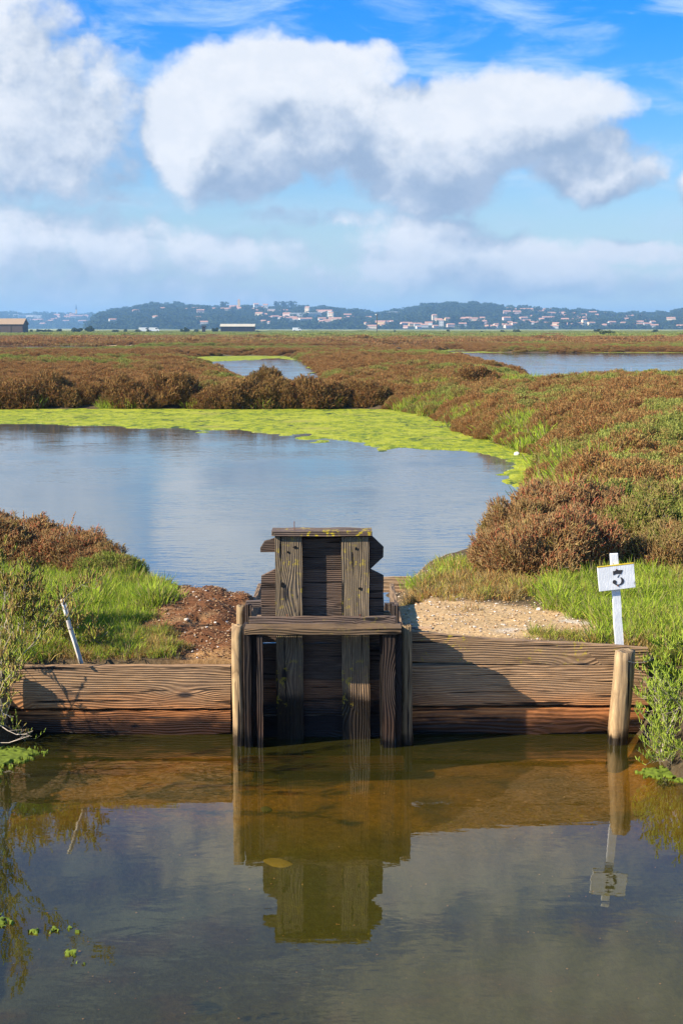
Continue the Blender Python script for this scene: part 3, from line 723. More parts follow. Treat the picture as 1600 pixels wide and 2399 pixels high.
# ------------------------------------------------------------------ scatter by geometry nodes
def gn_scatter(name, pts, scl, rot, tint, protos, pick, mat=None, kind='stuff'):
    me = bpy.data.meshes.new(name); n = len(pts)
    me.vertices.add(n); me.vertices.foreach_set('co', np.asarray(pts, float).ravel())
    for nm, arr in (('s', scl), ('rz', rot), ('tint', tint)):
        at = me.attributes.new(nm, 'FLOAT', 'POINT'); at.data.foreach_set('value', np.asarray(arr, np.float32))
    at = me.attributes.new('pick', 'INT', 'POINT'); at.data.foreach_set('value', np.asarray(pick, np.int32))
    o = link_mesh(name, me)
    ng = bpy.data.node_groups.new(name, 'GeometryNodeTree'); ng.is_modifier = True
    ng.interface.new_socket('Geometry', in_out='INPUT', socket_type='NodeSocketGeometry')
    ng.interface.new_socket('Geometry', in_out='OUTPUT', socket_type='NodeSocketGeometry')
    N = ng.nodes; Lk = ng.links
    gi = N.new('NodeGroupInput'); go = N.new('NodeGroupOutput')
    jn = N.new('GeometryNodeGeometryToInstance')
    for pr in reversed(protos):
        oi = N.new('GeometryNodeObjectInfo'); oi.inputs['Object'].default_value = pr; oi.transform_space = 'ORIGINAL'
        Lk.new(oi.outputs['Geometry'], jn.inputs[0])
    iop = N.new('GeometryNodeInstanceOnPoints'); iop.inputs['Pick Instance'].default_value = True
    m2p = N.new('GeometryNodeMeshToPoints')
    Lk.new(gi.outputs[0], m2p.inputs[0]); Lk.new(m2p.outputs[0], iop.inputs['Points']); Lk.new(jn.outputs[0], iop.inputs['Instance'])
    def na(nm, ty='FLOAT'):
        a = N.new('GeometryNodeInputNamedAttribute'); a.data_type = ty; a.inputs[0].default_value = nm; return a.outputs[0]
    Lk.new(na('pick', 'INT'), iop.inputs['Instance Index'])
    cx_ = N.new('ShaderNodeCombineXYZ'); Lk.new(na('rz'), cx_.inputs[2]); Lk.new(cx_.outputs[0], iop.inputs['Rotation'])
    sx = N.new('ShaderNodeCombineXYZ'); sa = na('s'); Lk.new(sa, sx.inputs[0]); Lk.new(sa, sx.inputs[1])
    mh = N.new('ShaderNodeMath'); mh.operation = 'MULTIPLY'; Lk.new(sa, mh.inputs[0]); Lk.new(na('sh'), mh.inputs[1]); Lk.new(mh.outputs[0], sx.inputs[2])
    Lk.new(sx.outputs[0], iop.inputs['Scale']); Lk.new(iop.outputs[0], go.inputs[0])
    md = o.modifiers.new('scatter', 'NODES'); md.node_group = ng
    tag(o, None, None, None, kind)
    return o
def add_sh(o, arr):
    at = o.data.attributes.new('sh', 'FLOAT', 'POINT'); at.data.foreach_set('value', np.asarray(arr, np.float32))
def in_poly(x, y, poly, m=0.): return poly_sd(x, y, poly) < -m
def scatter_pts(dens_fn, x0, x1, y0, y1, n, seed):
    g = np.random.default_rng(seed); x = g.uniform(x0, x1, n); y = g.uniform(y0, y1, n)
    k = g.uniform(0, 1, n) < dens_fn(x, y); x = x[k]; y = y[k]
    return x, y, height(x, y), g

# --- individual bushes (real things; their meshes also serve the scatter)
bm_near = [bush_mesh('bush_a', .30, .34, 9000, 11, w=.0021, tw=(.02, .048)), bush_mesh('bush_b', .27, .36, 8500, 12, w=.0021, tw=(.02, .05), lobes=9), bush_mesh('bush_c', .34, .30, 9500, 13, w=.0021, tw=(.02, .046), lobes=12)]
bm_mid = [bush_mesh('bush_m%d' % i, .5, .46, 4200, 40+i, sides=2, w=.0058, tw=(.035, .085), side_twigs=2, lobes=8+i, stems=.1) for i in range(4)]
bm_hedge = [bush_mesh('bush_h%d' % i, .62, .75, 5200, 60+i, sides=2, w=.0075, tw=(.06, .14), side_twigs=2, lobes=6+i, up=.7, stems=.2) for i in range(4)]
bm_far = [bush_mesh('bush_f%d' % i, 1.3, .60, 900, 80+i, sides=2, w=.035, tw=(.12, .26), side_twigs=1, lobes=14, stems=.0, up=.8) for i in range(3)]
for m_ in bm_near: m_.materials.append(M_SHRUB)
for m_ in bm_mid: m_.materials.append(M_HEATH)
for m_ in bm_hedge: m_.materials.append(M_HEDGE)
for m_ in bm_far: m_.materials.append(M_HEATH)
def bush(name, mesh, x, y, s, rz, tint, label, cat='bush', group=None, zs=1., dz=0.):
    o = bpy.data.objects.new(name, mesh); COL.objects.link(o)
    z = float(height(np.array([x]), np.array([y]))[0])
    o.location = (x, y, z-.01+dz); o.scale = (s, s, s*zs); o.rotation_euler = (0, 0, rz); o['tint'] = float(tint)
    return tag(o, label, cat, group)
def bpx(pxx, pyy, z=.36): p = PZ(pxx, pyy, z); return p.x, p.y

# big red glasswort clump right of the path
big = [((1185, 1330), .95, 0, .2, 'low red-tipped glasswort bush at the left end of the big clump beside the water'),
       ((1212, 1285), 1.1, 1, .25, 'tall reddish glasswort bush rising over the water behind the left end of the clump'),
       ((1260, 1340), 1.35, 2, .25, 'broad red-brown glasswort bush in front in the middle of the clump'),
       ((1300, 1275), 1.55, 0, .22, 'tallest dusky red glasswort bush at the centre back of the clump'),
       ((1355, 1335), 1.25, 1, .0, 'dark brown woody glasswort bush just behind the numbered sign'),
       ((1400, 1270), 1.4, 2, .2, 'olive and brown glasswort bush above and behind the numbered sign'),
       ((1480, 1290), 1.3, 0, .55, 'yellow-green glasswort bush to the upper right of the sign'),
       ((1560, 1270), 1.35, 1, .5, 'green and rust glasswort bush at the right edge, level with the top of the sign'),
       ((1590, 1330), 1.15, 2, .35, 'reddish green glasswort bush at the right edge beside the sign board')]
for (pp, s, k, ti, lb) in big:
    x, y = bpx(*pp); bush('glasswort_bush', bm_near[k], x, y, s, random.uniform(0, 6), ti, lb, 'glasswort bush', 'glasswort clump behind the number sign', zs=.95)
# left bank row
lrow = [((15, 1345), 1.35, 1, .22, 'tall mauve and green glasswort bush at the left edge above the grass'),
        ((75, 1345), 1.3, 0, .12, 'purple-brown glasswort bush, second from the left edge on the near bank'),
        ((130, 1350), 1.1, 2, .1, 'brown glasswort bush with a tall seed spike in the middle of the left bank row'),
        ((180, 1352), 1.05, 1, .15, 'reddish brown glasswort bush with two dark seed spikes in the left bank row'),
        ((215, 1362), .9, 0, .2, 'brown and green glasswort bush on the left bank next to its green end bush'),
        ((255, 1372), .8, 2, .62, 'dark green glasswort bush ending the left bank row against the pond')]
for (pp, s, k, ti, lb) in lrow:
    x, y = bpx(*pp); bush('glasswort_bush', bm_near[k], x, y, s, random.uniform(0, 6), ti, lb, 'glasswort bush', 'glasswort row on the left bank', zs=.74)
# hedge on the far bank of the pond
hx = np.linspace(-9.6, 1.0, 30) + rng.uniform(-.12, .12, 30)
for i, x in enumerate(hx):
    s = float(rng.uniform(.72, 1.08)); ti = float(rng.uniform(-.15, .3))
    side = 'left' if i < 15 else 'right'; o_ = ORD[i] if i < 15 else ORD[29-i]
    bush('saltmarsh_bush', bm_hedge[i % 4], float(x), 33.12+float(rng.uniform(-.15, .3)), s, float(rng.uniform(0, 6)), ti,
         'dry brown bush in the hedge along the far pond bank, %s from its %s end' % (o_, side), 'bush', 'hedge bushes along the far pond bank', zs=float(rng.uniform(.75, 1.0)), dz=-.12)
# two landmark bushes in the heath
bush('saltmarsh_bush', bm_hedge[1], PZ(1115, 905, .5).x, PZ(1115, 905, .5).y, 1.05, 1.2, -.1, 'rounded dark brown bush standing above the heath just left of the right-hand lagoon', 'bush', None, zs=.85)
bush('saltmarsh_bush', bm_hedge[2], PZ(628, 918, .4).x, PZ(628, 918, .4).y, .85, 3.2, .3, 'olive brown bush standing in front of the small marsh pond', 'bush', None, zs=.9)

# --- heath as ground cover
def land_ok(x, y, m=.1): return pond_sd(x, y) > m
DRYP = gp([(925, 1385), (1080, 1335), (1280, 1345), (1330, 1395), (1200, 1412), (1000, 1402)], .36)
GRASS_L = gp([(-200, 1330), (330, 1350), (395, 1395), (400, 1430), (330, 1470), (240, 1478), (205, 1548), (-200, 1548)], .40)
TUFT_L = gp([(255, 1500), (300, 1480), (325, 1500), (330, 1530), (260, 1545)], .36)
GRASS_R = gp([(1260, 1385), (1300, 1335), (1420, 1345), (1800, 1330), (1800, 1560), (1430, 1516), (1400, 1495), (1380, 1450), (1300, 1425)], .37)
WALLG = gp([(1230, 1495), (1400, 1490), (1440, 1514), (1250, 1506)], .36)
SHORE = gp([(925, 1385), (1090, 1318), (1125, 1345), (980, 1392)], .33)
def heath_near(x, y):
    ok = land_ok(x, y, .12) & (y > 10.6) & (x > .9) & ~((y < 12.6) & (x < 1.75))
    return ok*1.
x, y, z, g = scatter_pts(heath_near, .8, 14, 10.6, 34, 7500, 5)
green = fbm(x*.5, y*.35, 3, 77)
o = gn_scatter('heath_scrub', np.stack([x, y, z-.03], 1), g.uniform(.45, .85, len(x))*np.where(pond_sd(x, y) < .8, .75, 1.), g.uniform(0, 6.3, len(x)),
               np.clip(.05+1.1*(green-.38)*1.8+g.uniform(-.35, .4, len(x)), -.4, .95), [], g.integers(0, 4, len(x)))
heath_a = (o, g.uniform(.55, 1.0, len(x)))
def heath_mid(x, y):
    ok = land_ok(x, y, .25) & (np.abs(x) < .33*y+2) & ~((y < 34.3) & (x < 2.2))
    fm = (poly_sd(x, y, POND_M) > .2)
    return ok*fm*1.
x, y, z, g = scatter_pts(heath_mid, -50, 50, 33, 150, 46000, 6)
green = fbm(x*.16, y*.10, 3, 78)
band = np.exp(-((y-128)/9.)**2)*.5*(x < 5)
low = 1-.55*sstep(.0, 1, ((y > 100) & (y < 131) & (x < 2))*1.)
o2 = gn_scatter('heath_scrub', np.stack([x, y, z-.04], 1), g.uniform(.55, 1.0, len(x)), g.uniform(0, 6.3, len(x)),
                np.clip(.0+(green-.45)*2.6+band+g.uniform(-.3, .35, len(x)), -.4, .9), [], g.integers(0, 4, len(x)))
sh2 = g.uniform(.30, .8, len(x))*low*np.where((y < 56) & (x > 5), .75, 1.)
def heath_far(x, y):
    return (land_ok(x, y, 2.) & (np.abs(x) < .32*y))*1.
g = np.random.default_rng(9); n = 15000
y = 150*np.exp(g.uniform(0, 1, n)*math.log(6)); x = g.uniform(-1, 1, n)*.30*y; z = height(x, y)
green = fbm(x*.02, y*.035, 3, 79)
tint = np.clip(-.1+(green-.45)*2.2+1.1*sstep(210, 290, y)+g.uniform(-.1, .15, n), -.4, 1.)
o3 = gn_scatter('distant_heath_scrub', np.stack([x, y, z-.05], 1), g.uniform(.8, 1.5, n)*np.clip(y/240, .8, 2.0), g.uniform(0, 6.3, n), tint, [], g.integers(0, 3, n))
sh3 = .5*g.uniform(.5, 1.0, n)/np.clip(y/240, .8, 2.0)*np.where(g.uniform(0, 1, n) < .05, 1.6, 1.)*(1-.35*sstep(300, 420, y))

def proto_obj(mesh, x, y, label, s=.8, cat='bush', tint=.1, name='saltmarsh_bush', group=None):
    return bush(name, mesh, x, y, s, .4, tint, label, cat, group)
pm = [proto_obj(bm_mid[0], PZ(1180, 980, .5).x, PZ(1180, 980, .5).y, 'small reddish scrub bush on the slope above the bend of the green algae', .8),
      proto_obj(bm_mid[1], PZ(1320, 1040, .5).x, PZ(1320, 1040, .5).y, 'small brown scrub bush on the right slope, above the tip of the algae', .75),
      proto_obj(bm_mid[2], PZ(1480, 1010, .6).x, PZ(1480, 1010, .6).y, 'grey-brown scrub bush high on the right slope near the edge of the picture', .8),
      proto_obj(bm_mid[3], PZ(1400, 1130, .5).x, PZ(1400, 1130, .5).y, 'rusty scrub bush directly above the big glasswort clump on the right', .75)]
fxs = [(300, 800), (1000, 795), (1450, 800)]
pf = [bush('saltmarsh_bush', bm_far[k], PZ(a, b, .35).x, PZ(a, b, .35).y, .9, .4, .1, lb, 'bush') for k, ((a, b), lb) in enumerate(zip(fxs,
      ['low spreading bush in the distant heath on the left, beyond the thin channel', 'low spreading bush in the distant heath beyond the old sluice posts', 'low spreading bush in the distant heath behind the right-hand lagoon']))]
def set_protos(o, protos, sh):
    add_sh(o, sh)
    ng = o.modifiers[0].node_group; jn = [n_ for n_ in ng.nodes if n_.bl_idname == 'GeometryNodeGeometryToInstance'][0]
    for pr in reversed(protos):
        oi = ng.nodes.new('GeometryNodeObjectInfo'); oi.inputs['Object'].default_value = pr; oi.transform_space = 'ORIGINAL'
        ng.links.new(oi.outputs['Geometry'], jn.inputs[0])
set_protos(heath_a[0], pm, heath_a[1]); set_protos(o2, pm, sh2); set_protos(o3, pf, sh3)

# --- grass
gm = [grass_mesh('grass_a', 70, .07, .11, 201, w=.0022), grass_mesh('grass_b', 60, .06, .13, 202, w=.0022, lean=.5), grass_mesh('grass_c', 60, .09, .08, 203, w=.002, lean=.7)]
for m_ in gm: m_.materials.append(M_GRASS)
def tuft(mesh, pp, s, tint, label, name='grass_tuft', z=.36):
    x, y = bpx(*pp, z); return bush(name, mesh, x, y, s, .3, tint, label, 'grass tuft', None)
tp = [tuft(gm[0], (362, 1395), 1.15, .75, 'pale green grass tuft with seed heads at the pond edge left of the gate'),
      tuft(gm[1], (300, 1520), 1.1, 1.1, 'bright green grass tuft just behind the left plank wall'),
      tuft(gm[2], (1100, 1430), 1.0, .0, 'straw coloured grass tuft on the bare soil behind the right wall')]
def g0(x, seed): return np.random.default_rng(seed+77).exponential(.6, len(x))
def gs(name, poly, x0, x1, y0, y1, n, seed, tint, s=(.8, 1.3), tj=.25, m=0.):
    x, y, z, g = scatter_pts(lambda x, y: ((poly_sd(x, y, poly)+.16*(fbm(x*7, y*7, 3, seed)-.5)*2+.10*g0(x, seed) < -m) & (y > WALL_Y+.05) & land_ok(x, y, .05))*1., x0, x1, y0, y1, n, seed)
    o = gn_scatter(name, np.stack([x, y, z], 1), g.uniform(*s, len(x))*(.65+.7*fbm(x*4, y*4, 2, seed+3)), g.uniform(0, 6.3, len(x)), tint+g.uniform(-tj, tj, len(x))-.9*np.clip(fbm(x*3, y*3, 3, seed+5)-.42, 0, 1)*(tint > .5), [], g.integers(0, 3, len(x)))
    set_protos(o, tp, g.uniform(.7, 1.1, len(x))); return o
gs('grass', GRASS_L, -3.2, -.6, 6.95, 10, 6500, 301, .95, (.6, 1.15), .35)
gs('grass', TUFT_L, -1.3, -.8, 6.95, 8, 900, 302, 1.0, (.6, .9))
gs('grass', GRASS_R, .9, 3.4, 6.95, 10.6, 6500, 303, .9, (.6, 1.2), .35)
gs('grass', WALLG, .5, 1.7, 6.95, 8, 700, 304, .7, (.4, .7))
gs('dry_grass', DRYP, .2, 2., 7.2, 10.6, 1500, 305, .2, (.6, 1.0), .35)
gs('dry_grass', gp([(-50, 1545), (-50, 1490), (420, 1490), (430, 1552)], .36), -2.2, -.8, 6.94, 7.5, 1100, 309, .35, (.4, .8), .5)
gs('grass', SHORE, .2, 1.5, 8.6, 11.5, 800, 306, .95, (.7, 1.1))
# sparse tussocks among the heath, green banks at the water
def mix_green(x, y):
    sd = pond_sd(x, y); near = (sd > .05) & (sd < .9) & (fbm(x*.7, y*.7, 3, 91) > .58)
    mid = (sd > .05) & (fbm(x*.45, y*.3, 3, 92) > .67)
    return ((near | mid) & (y > 10.5) & (x > .9))*1.
x, y, z, g = scatter_pts(mix_green, .9, 14, 10.5, 40, 14000, 307)
o = gn_scatter('grass', np.stack([x, y, z+.02], 1), g.uniform(1.6, 3.0, len(x)), g.uniform(0, 6.3, len(x)), .85+g.uniform(-.3, .3, len(x)), [], g.integers(0, 3, len(x)))
set_protos(o, tp, g.uniform(.7, 1.1, len(x)))
x = np.random.default_rng(308).uniform(-10, 1.3, 500); y = np.random.default_rng(309).uniform(32.75, 33.1, 500)
k = fbm(x*1.2, y*0, 2, 93) > .5; x = x[k]; y = y[k]
o = gn_scatter('grass', np.stack([x, y, height(x, y)], 1), np.random.default_rng(1).uniform(1.6, 2.8, len(x)), x*7, .8+0*x, [], np.arange(len(x)) % 3); set_protos(o, tp, 1.+0*x)

# --- clods, shells and gravel
def stone_mesh(name, seed, r=.012, flat=.6):
    bm = bmesh.new(); bmesh.ops.create_icosphere(bm, subdivisions=1, radius=r); rd = random.Random(seed)
    for v in bm.verts: v.co *= rd.uniform(.65, 1.3); v.co.z *= flat
    me = bpy.data.meshes.new(name); bm.to_mesh(me); bm.free(); return me
m_stone, nt = new_mat('gravel_and_clods')
ti = nt.attr('tint', 'INSTANCER')[2]
c = nt.mix(nt.mr(ti, .0, .5, smooth=False), (.13, .055, .025), (.42, .27, .14)); c = nt.mix(nt.mr(ti, .6, .9), c, (.62, .55, .46))
principled(nt, c, .9, .2)
st = []
for k, (pp, lb) in enumerate([((438, 1478), 'small pale stone on the reddish spoil heap left of the sluice'), ((1262, 1432), 'small whitish stone on the bare path below the glasswort clump'), ((1385, 1462), 'small pale stone on the bare soil left of the sign stake')]):
    me = stone_mesh('stone', 400+k); me.materials.append(m_stone)
    x, y = bpx(*pp); o = bush('stone', me, x, y, 1.3, 0, .8, lb, 'stone', dz=.015); st.append(o)
def gravel(poly_or_fn, x0, x1, y0, y1, n, seed, s, tintf, name='gravel'):
    x, y, z, g = scatter_pts(poly_or_fn, x0, x1, y0, y1, n, seed)
    o = gn_scatter(name, np.stack([x, y, z+.003], 1), g.uniform(s[0], s[1], len(x))*g.uniform(.4, 1, len(x)), g.uniform(0, 6, len(x)), tintf(x, y, g), [], g.integers(0, 3, len(x)))
    set_protos(o, st, g.uniform(.5, 1.1, len(x)))
gravel(lambda x, y: (np.exp(-(((x+.72)/.42)**2+((y-7.9)/1.0)**2)) > .3)*land_ok(x, y, -.02)*(y > 6.97)*(x < GX0-.04), -1.4, -.3, 6.95, 9.2, 14000, 411, (.12, .8), lambda x, y, g: np.where(g.uniform(0, 1, len(x)) < .03, .85, .5*g.uniform(0, 1, len(x))**2))
gravel(lambda x, y: ((x > GX1+.05) & (y > 6.97))*land_ok(x, y, .0)*1., .3, 1.9, 6.95, 10.3, 4200, 412, (.2, .9), lambda x, y, g: .3+.65*g.uniform(0, 1, len(x)))
# canal bed litter
gravel(lambda x, y: 1.+0*x, -1.7, 1.7, 4., 6.8, 500, 413, (.1, .5), lambda x, y, g: g.uniform(0, .4, len(x)))

# ------------------------------------------------------------------ algae
def algae_sheet(name, fn, x0, x1, y0, y1, step, zbase, amp, mat, label):
    xs_ = np.arange(x0, x1, step); ys_ = np.arange(y0, y1, step); X, Y = np.meshgrid(xs_, ys_)
    f = fn(X, Y); Z = zbase+.003+amp*(fbm(X*6/step*.05, Y*6/step*.05, 3, 61))
    fc = (f[:-1, :-1]+f[1:, 1:]+f[1:, :-1]+f[:-1, 1:])/4
    X = X+(fbm(X*9, Y*9, 2, 62)-.5)*step; Y = Y+(fbm(X*9, Y*9, 2, 63)-.5)*step
    Z = np.where(f < .12, zbase-.004, Z)
    me = sheet_mesh(name, X, Y, Z, fc > 0)
    bm = bmesh.new(); bm.from_mesh(me); bmesh.ops.delete(bm, geom=[v for v in bm.verts if not v.link_faces], context='VERTS'); bm.to_mesh(me); bm.free()
    o = link_mesh(name, me, mat); return tag(o, label, 'algae', None, 'stuff')
m_alg, nt = new_mat('filamentous_algae')
wp = nt.n.new('ShaderNodeNewGeometry').outputs['Position']
a1 = nt.noise(nt.vmath('MULTIPLY', wp, (1., .45, 1)), 7., 5, .65); a2 = nt.noise(wp, 1.1, 4, .6); a3 = nt.noise(wp, 30., 3, .6)
c = nt.mix(nt.mr(a1, .35, .62), (.10, .155, .012), (.31, .335, .012)); c = nt.mix(nt.mr(a2, .45, .65, 0., .7), c, (.38, .38, .03))
c = nt.mix(nt.mr(a3, .62, .7), c, (.70, .70, .38)); c = nt.mix(nt.mr(nt.noise(wp, .8, 5, .7), .55, .68, 0., .75), c, (.30, .27, .06)); c = nt.mix(nt.mr(nt.noise(nt.vmath('MULTIPLY', wp, (1, .5, 1)), 3.3, 5, .7), .36, .42, 1., 0.), c, (.045, .075, .02))
principled(nt, c, .9, .2, nt.bump(nt.math('ADD', a1, a3), .8, .02))
ALG = gp([(-400, 992), (0, 994), (200, 999), (400, 1008), (560, 1014), (760, 1036), (900, 1050), (1080, 1066), (1200, 1086), (1232, 1105), (1215, 1130), (1290, 1150), (1340, 1130), (1260, 1060), (1100, 1010), (1000, 950), (860, 955), (-400, 955)])
algae_sheet('algae_mat', lambda x, y: np.clip(-poly_sd(x, y, ALG)*.42 + .55*(fbm(x*1.6, y*1.3, 5, 64)-.47)*1.8, -1, 1)*np.where(pond_sd(x, y) < .25, 1, -1), -10, 3.4, 15.2, 33, .09, PW, .018, m_alg, None)
algae_sheet('algae_mat', lambda x, y: np.clip(.62-np.abs(pond_sd(x, y)+.12)*1.5+1.3*(fbm(x*1.5, y*1.5, 4, 65)-.5)-.5*sstep(16.8, 15.6, y), -1, 1)*np.where(pond_sd(x, y) < .12, 1, -1), 1.6, 3.3, 15.2, 25., .07, PW+.003, .015, m_alg, None)
algae_sheet('algae_mat', lambda x, y: np.clip(fbm(x*.9, y*.16, 4, 66)-.74+.45*sstep(76, 90, y)+.1*sstep(-3, -8, x), -1, 1)*np.where(poly_sd(x, y, POND_M) < 0, 1, -1), -11, -1., 48, 95, .3, PW, .02, m_alg, None)
def strip_alg(poly_edge, w, name='algae_mat', seed=0):
    pass
algae_sheet('algae_mat', lambda x, y: np.clip(.6-np.abs(y-(110-.012*x))*.35 + .6*(fbm(x*.3, y*.2, 3, 67)-.45), -1, 1)*np.where((poly_sd(x, y, POND_R) < 0) & (x < 40), 1, -1), 7, 42, 100, 116, .4, PW+.002, .02, m_alg, None)
algae_sheet('algae_mat', lambda x, y: np.clip(.7-np.abs(y-134.5)*.22+.5*(fbm(x*.2, y*.2, 3, 68)-.5), -1, 1), -42, 2, 128, 141, .6, PW+.006, .03, m_alg, None)
algae_sheet('algae_mat', lambda x, y: np.clip(.5*sstep(120, 133, y)+.3*(fbm(x*.2, y*.2, 3, 69)-.5), -1, 1)*np.where(poly_sd(x, y, SLIV_C) < 0, 1, -1), 1, 12, 112, 146, .5, PW+.008, .03, m_alg, None)
m_alg2 = mat_simple('dark_canal_algae', (.11, .15, .010), .9, .7, 40)
# floating patches in the canal
def canal_alg(l, seed, k=.9, step=.007):
    poly = gp(l, 0.)
    x0 = min(p[0] for p in poly)-.1; x1 = max(p[0] for p in poly)+.1; y0 = min(p[1] for p in poly)-.1; y1 = max(p[1] for p in poly)+.1
    return algae_sheet('floating_algae', lambda x, y: np.clip(-poly_sd(x, y, poly)*(16 if k > .6 else 7) - (.5 if k > .6 else 0) + k*(fbm(x*70, y*70, 4, seed)-.55)*3.4, -1, 1), x0, x1, y0, y1, step, CW, .010, m_alg2, None)
canal_alg([(-120, 1745), (60, 1752), (118, 1762), (60, 1785), (10, 1800), (-20, 1840), (-120, 1850)], 71, .45, .007)
canal_alg([(1485, 1808), (1540, 1795), (1620, 1800), (1720, 1815), (1720, 1850), (1600, 1832), (1520, 1822)], 72, .45, .007)
canal_alg([(-60, 2140), (25, 2140), (55, 2165), (20, 2180), (-60, 2178)], 73, .9)
canal_alg([(60, 2178), (150, 2170), (205, 2174), (190, 2190), (90, 2194)], 74, 1.1)
canal_alg([(125, 2222), (185, 2225), (195, 2258), (165, 2262)], 75, 1.1)

# ------------------------------------------------------------------ stones in the water
def rock(name, x, y, z, r, mat, seed, flat, label, sx=1.):
    bm = bmesh.new(); bmesh.ops.create_icosphere(bm, subdivisions=3, radius=r); rd = random.Random(seed)
    ax = [Vector((rd.gauss(0, 1), rd.gauss(0, 1), rd.gauss(0, 1))).normalized() for _ in range(9)]
    for v in bm.verts:
        n = v.co.normalized(); k = min([1.]+[.78/n.dot(a) for a in ax if n.dot(a) > .78])
        v.co = n*r*k*(1+.04*rd.uniform(-1, 1)); v.co.z *= flat; v.co.x *= sx
    me = bpy.data.meshes.new(name); bm.to_mesh(me); bm.free()
    for p in me.polygons: p.use_smooth = True
    return tag(link_mesh(name, me, mat, None, (x, y, z)), label, 'rock')
m_yr = mat_simple('yellow_algae_rock', (.17, .13, .010), .9, .4, 14)
m_br = mat_simple('brown_wet_rock', (.07, .04, .012), .9, .4, 20)
m_gr = mat_simple('green_brown_rock', (.045, .05, .012), .9, .4, 20)
p = PZ(655, 1968, -.14); rock('rock', p.x, p.y, -.25, .07, m_yr, 5, .42, 'dull yellow algae-coated rock under water in front of the sluice', 1.45)
p = PZ(770, 1965, -.18); rock('rock', p.x, p.y, -.27, .10, m_br, 6, .6, 'dark brown submerged rock to the right of the yellow one', 1.3)
p = PZ(625, 1895, -.15); rock('rock', p.x, p.y, -.17, .05, m_gr, 7, .6, 'small dark green submerged rock between the sluice and the yellow rock')
p = PZ(1145, 1960, -.2); rock('rock', p.x, p.y, -.27, .09, m_gr, 9, .5, 'faint greenish submerged rock in front of the right plank wall', 1.8)
m_white = mat_simple('pale_stone', (.72, .68, .60), .9, .2, 20)
p = PZ(872, 957, PW); rock('rock', p.x, p.y, PW+.05, .085, m_white, 10, .8, 'white stone sitting on the far edge of the algae mat')
p = PZ(1210, 1068, PW); rock('rock', p.x, p.y, PW+.03, .05, m_white, 15, .7, 'whitish stone at the right shore where the algae narrows')

# ------------------------------------------------------------------ near plants at the canal edge
def branchy(name, base, dirs, label, seed, green_mat, length=.5, nsub=6, tw_n=16, tw_len=(.02, .045), droop=.0, tint=.8, twr=.0028, spread=.9):
    g = np.random.default_rng(seed); A, B, ra, rb, val = [], [], [], [], []
    root = empty(name, base); tag(root, label, 'glasswort bush')
    TA, TB, TV = [], [], []
    for d in dirs:
        d = np.array(d, float); d /= np.linalg.norm(d)
        p = np.array([g.normal()*.03, g.normal()*.03, 0.]); L = length*g.uniform(.7, 1.15); nseg = 9; r = .0042
        for k in range(nseg):
            d2 = d+g.normal(size=3)*.20; d2[2] += .06-droop*k/nseg; d2 /= np.linalg.norm(d2); q = p+d2*L/nseg
            A.append(p); B.append(q); ra.append(r); rb.append(r*.88); val.append(.1); r *= .88
            if k > 1:
                for j in range(nsub if k > 3 else 1):
                    e = d2+g.normal(size=3)*spread; e[2] = abs(e[2])*.6; e /= np.linalg.norm(e); l2 = g.uniform(.04, .13)
                    s1 = p+(q-p)*g.uniform(); m1 = s1+e*l2*.6+np.array([0, 0, .2*l2*g.normal()]); t1 = m1+(e+np.array([0, 0, .6]))*l2*.4
                    A += [s1, m1]; B += [m1, t1]; ra += [r*.6, r*.5]; rb += [r*.5, r*.35]; val += [.1, .12]
                    nt_ = g.integers(tw_n//2, tw_n)
                    for m in range(nt_):
                        f = g.uniform(); b0 = m1+(t1-m1)*f if g.uniform() < .6 else s1+(m1-s1)*f
                        td = e*.35+g.normal(size=3)*.35+np.array([0, 0, .95]); td /= np.linalg.norm(td)
                        TA.append(b0); TB.append(b0+td*g.uniform(*tw_len)); TV.append(g.uniform(.25, 1))
            p = q; d = d2
    me = seg_mesh('stems', A, B, ra, rb, val, 3); link_mesh('branches', me, green_mat, root)
    me = seg_mesh('shoots', TA, TB, twr, twr*.8, TV, 3); o = link_mesh('shoots', me, green_mat, root); o['tint'] = float(tint)
    return root
g = np.random.default_rng(3)
def fan(n, c, s, seed):
    g = np.random.default_rng(seed); return [tuple(np.array(c)+g.normal(size=3)*s) for _ in range(n)]
branchy('glasswort_bush', (1.62, 6.55, .06), fan(10, (-.35, -.15, .8), .38, 1), 'green glasswort with bare pale stems leaning over the water beside the right wall end', 91, M_GREEN, .30, 3, 12, (.015, .035), tint=1.0, twr=.002)
branchy('glasswort_bush', (1.60, 6.30, .02), fan(6, (-.7, -.2, .45), .3, 2), 'low green and red glasswort spreading onto the water at the lower right', 92, M_GREEN, .18, 3, 10, (.015, .03), tint=.75, twr=.002)
branchy('glasswort_bush', (1.88, 6.80, .2), fan(12, (-.15, -.1, .9), .45, 3), 'dense green glasswort with grey twigs at the right edge beyond the leaning post', 93, M_GREEN, .5, 5, 14, (.02, .05), tint=.95)
branchy('glasswort_bush', (-1.66, 6.12, .02), fan(7, (.10, -.1, .95), .22, 4), 'tall olive and rust glasswort rising from the water edge at the far left', 94, M_GREEN, .95, 4, 13, (.018, .04), tint=.45)
branchy('glasswort_bush', (-1.80, 6.75, .2), fan(7, (.35, -.2, .35), .25, 5), 'dry grey twiggy glasswort hanging over the left end of the wall', 95, M_GREEN, .36, 3, 8, (.015, .03), droop=.35, tint=.55)
branchy('glasswort_bush', (-1.72, 7.25, .34), fan(9, (.25, .0, .8), .45, 6), 'brown and green glasswort on the left bank just above the plank wall', 96, M_GREEN, .5, 5, 14, (.018, .04), tint=.4)
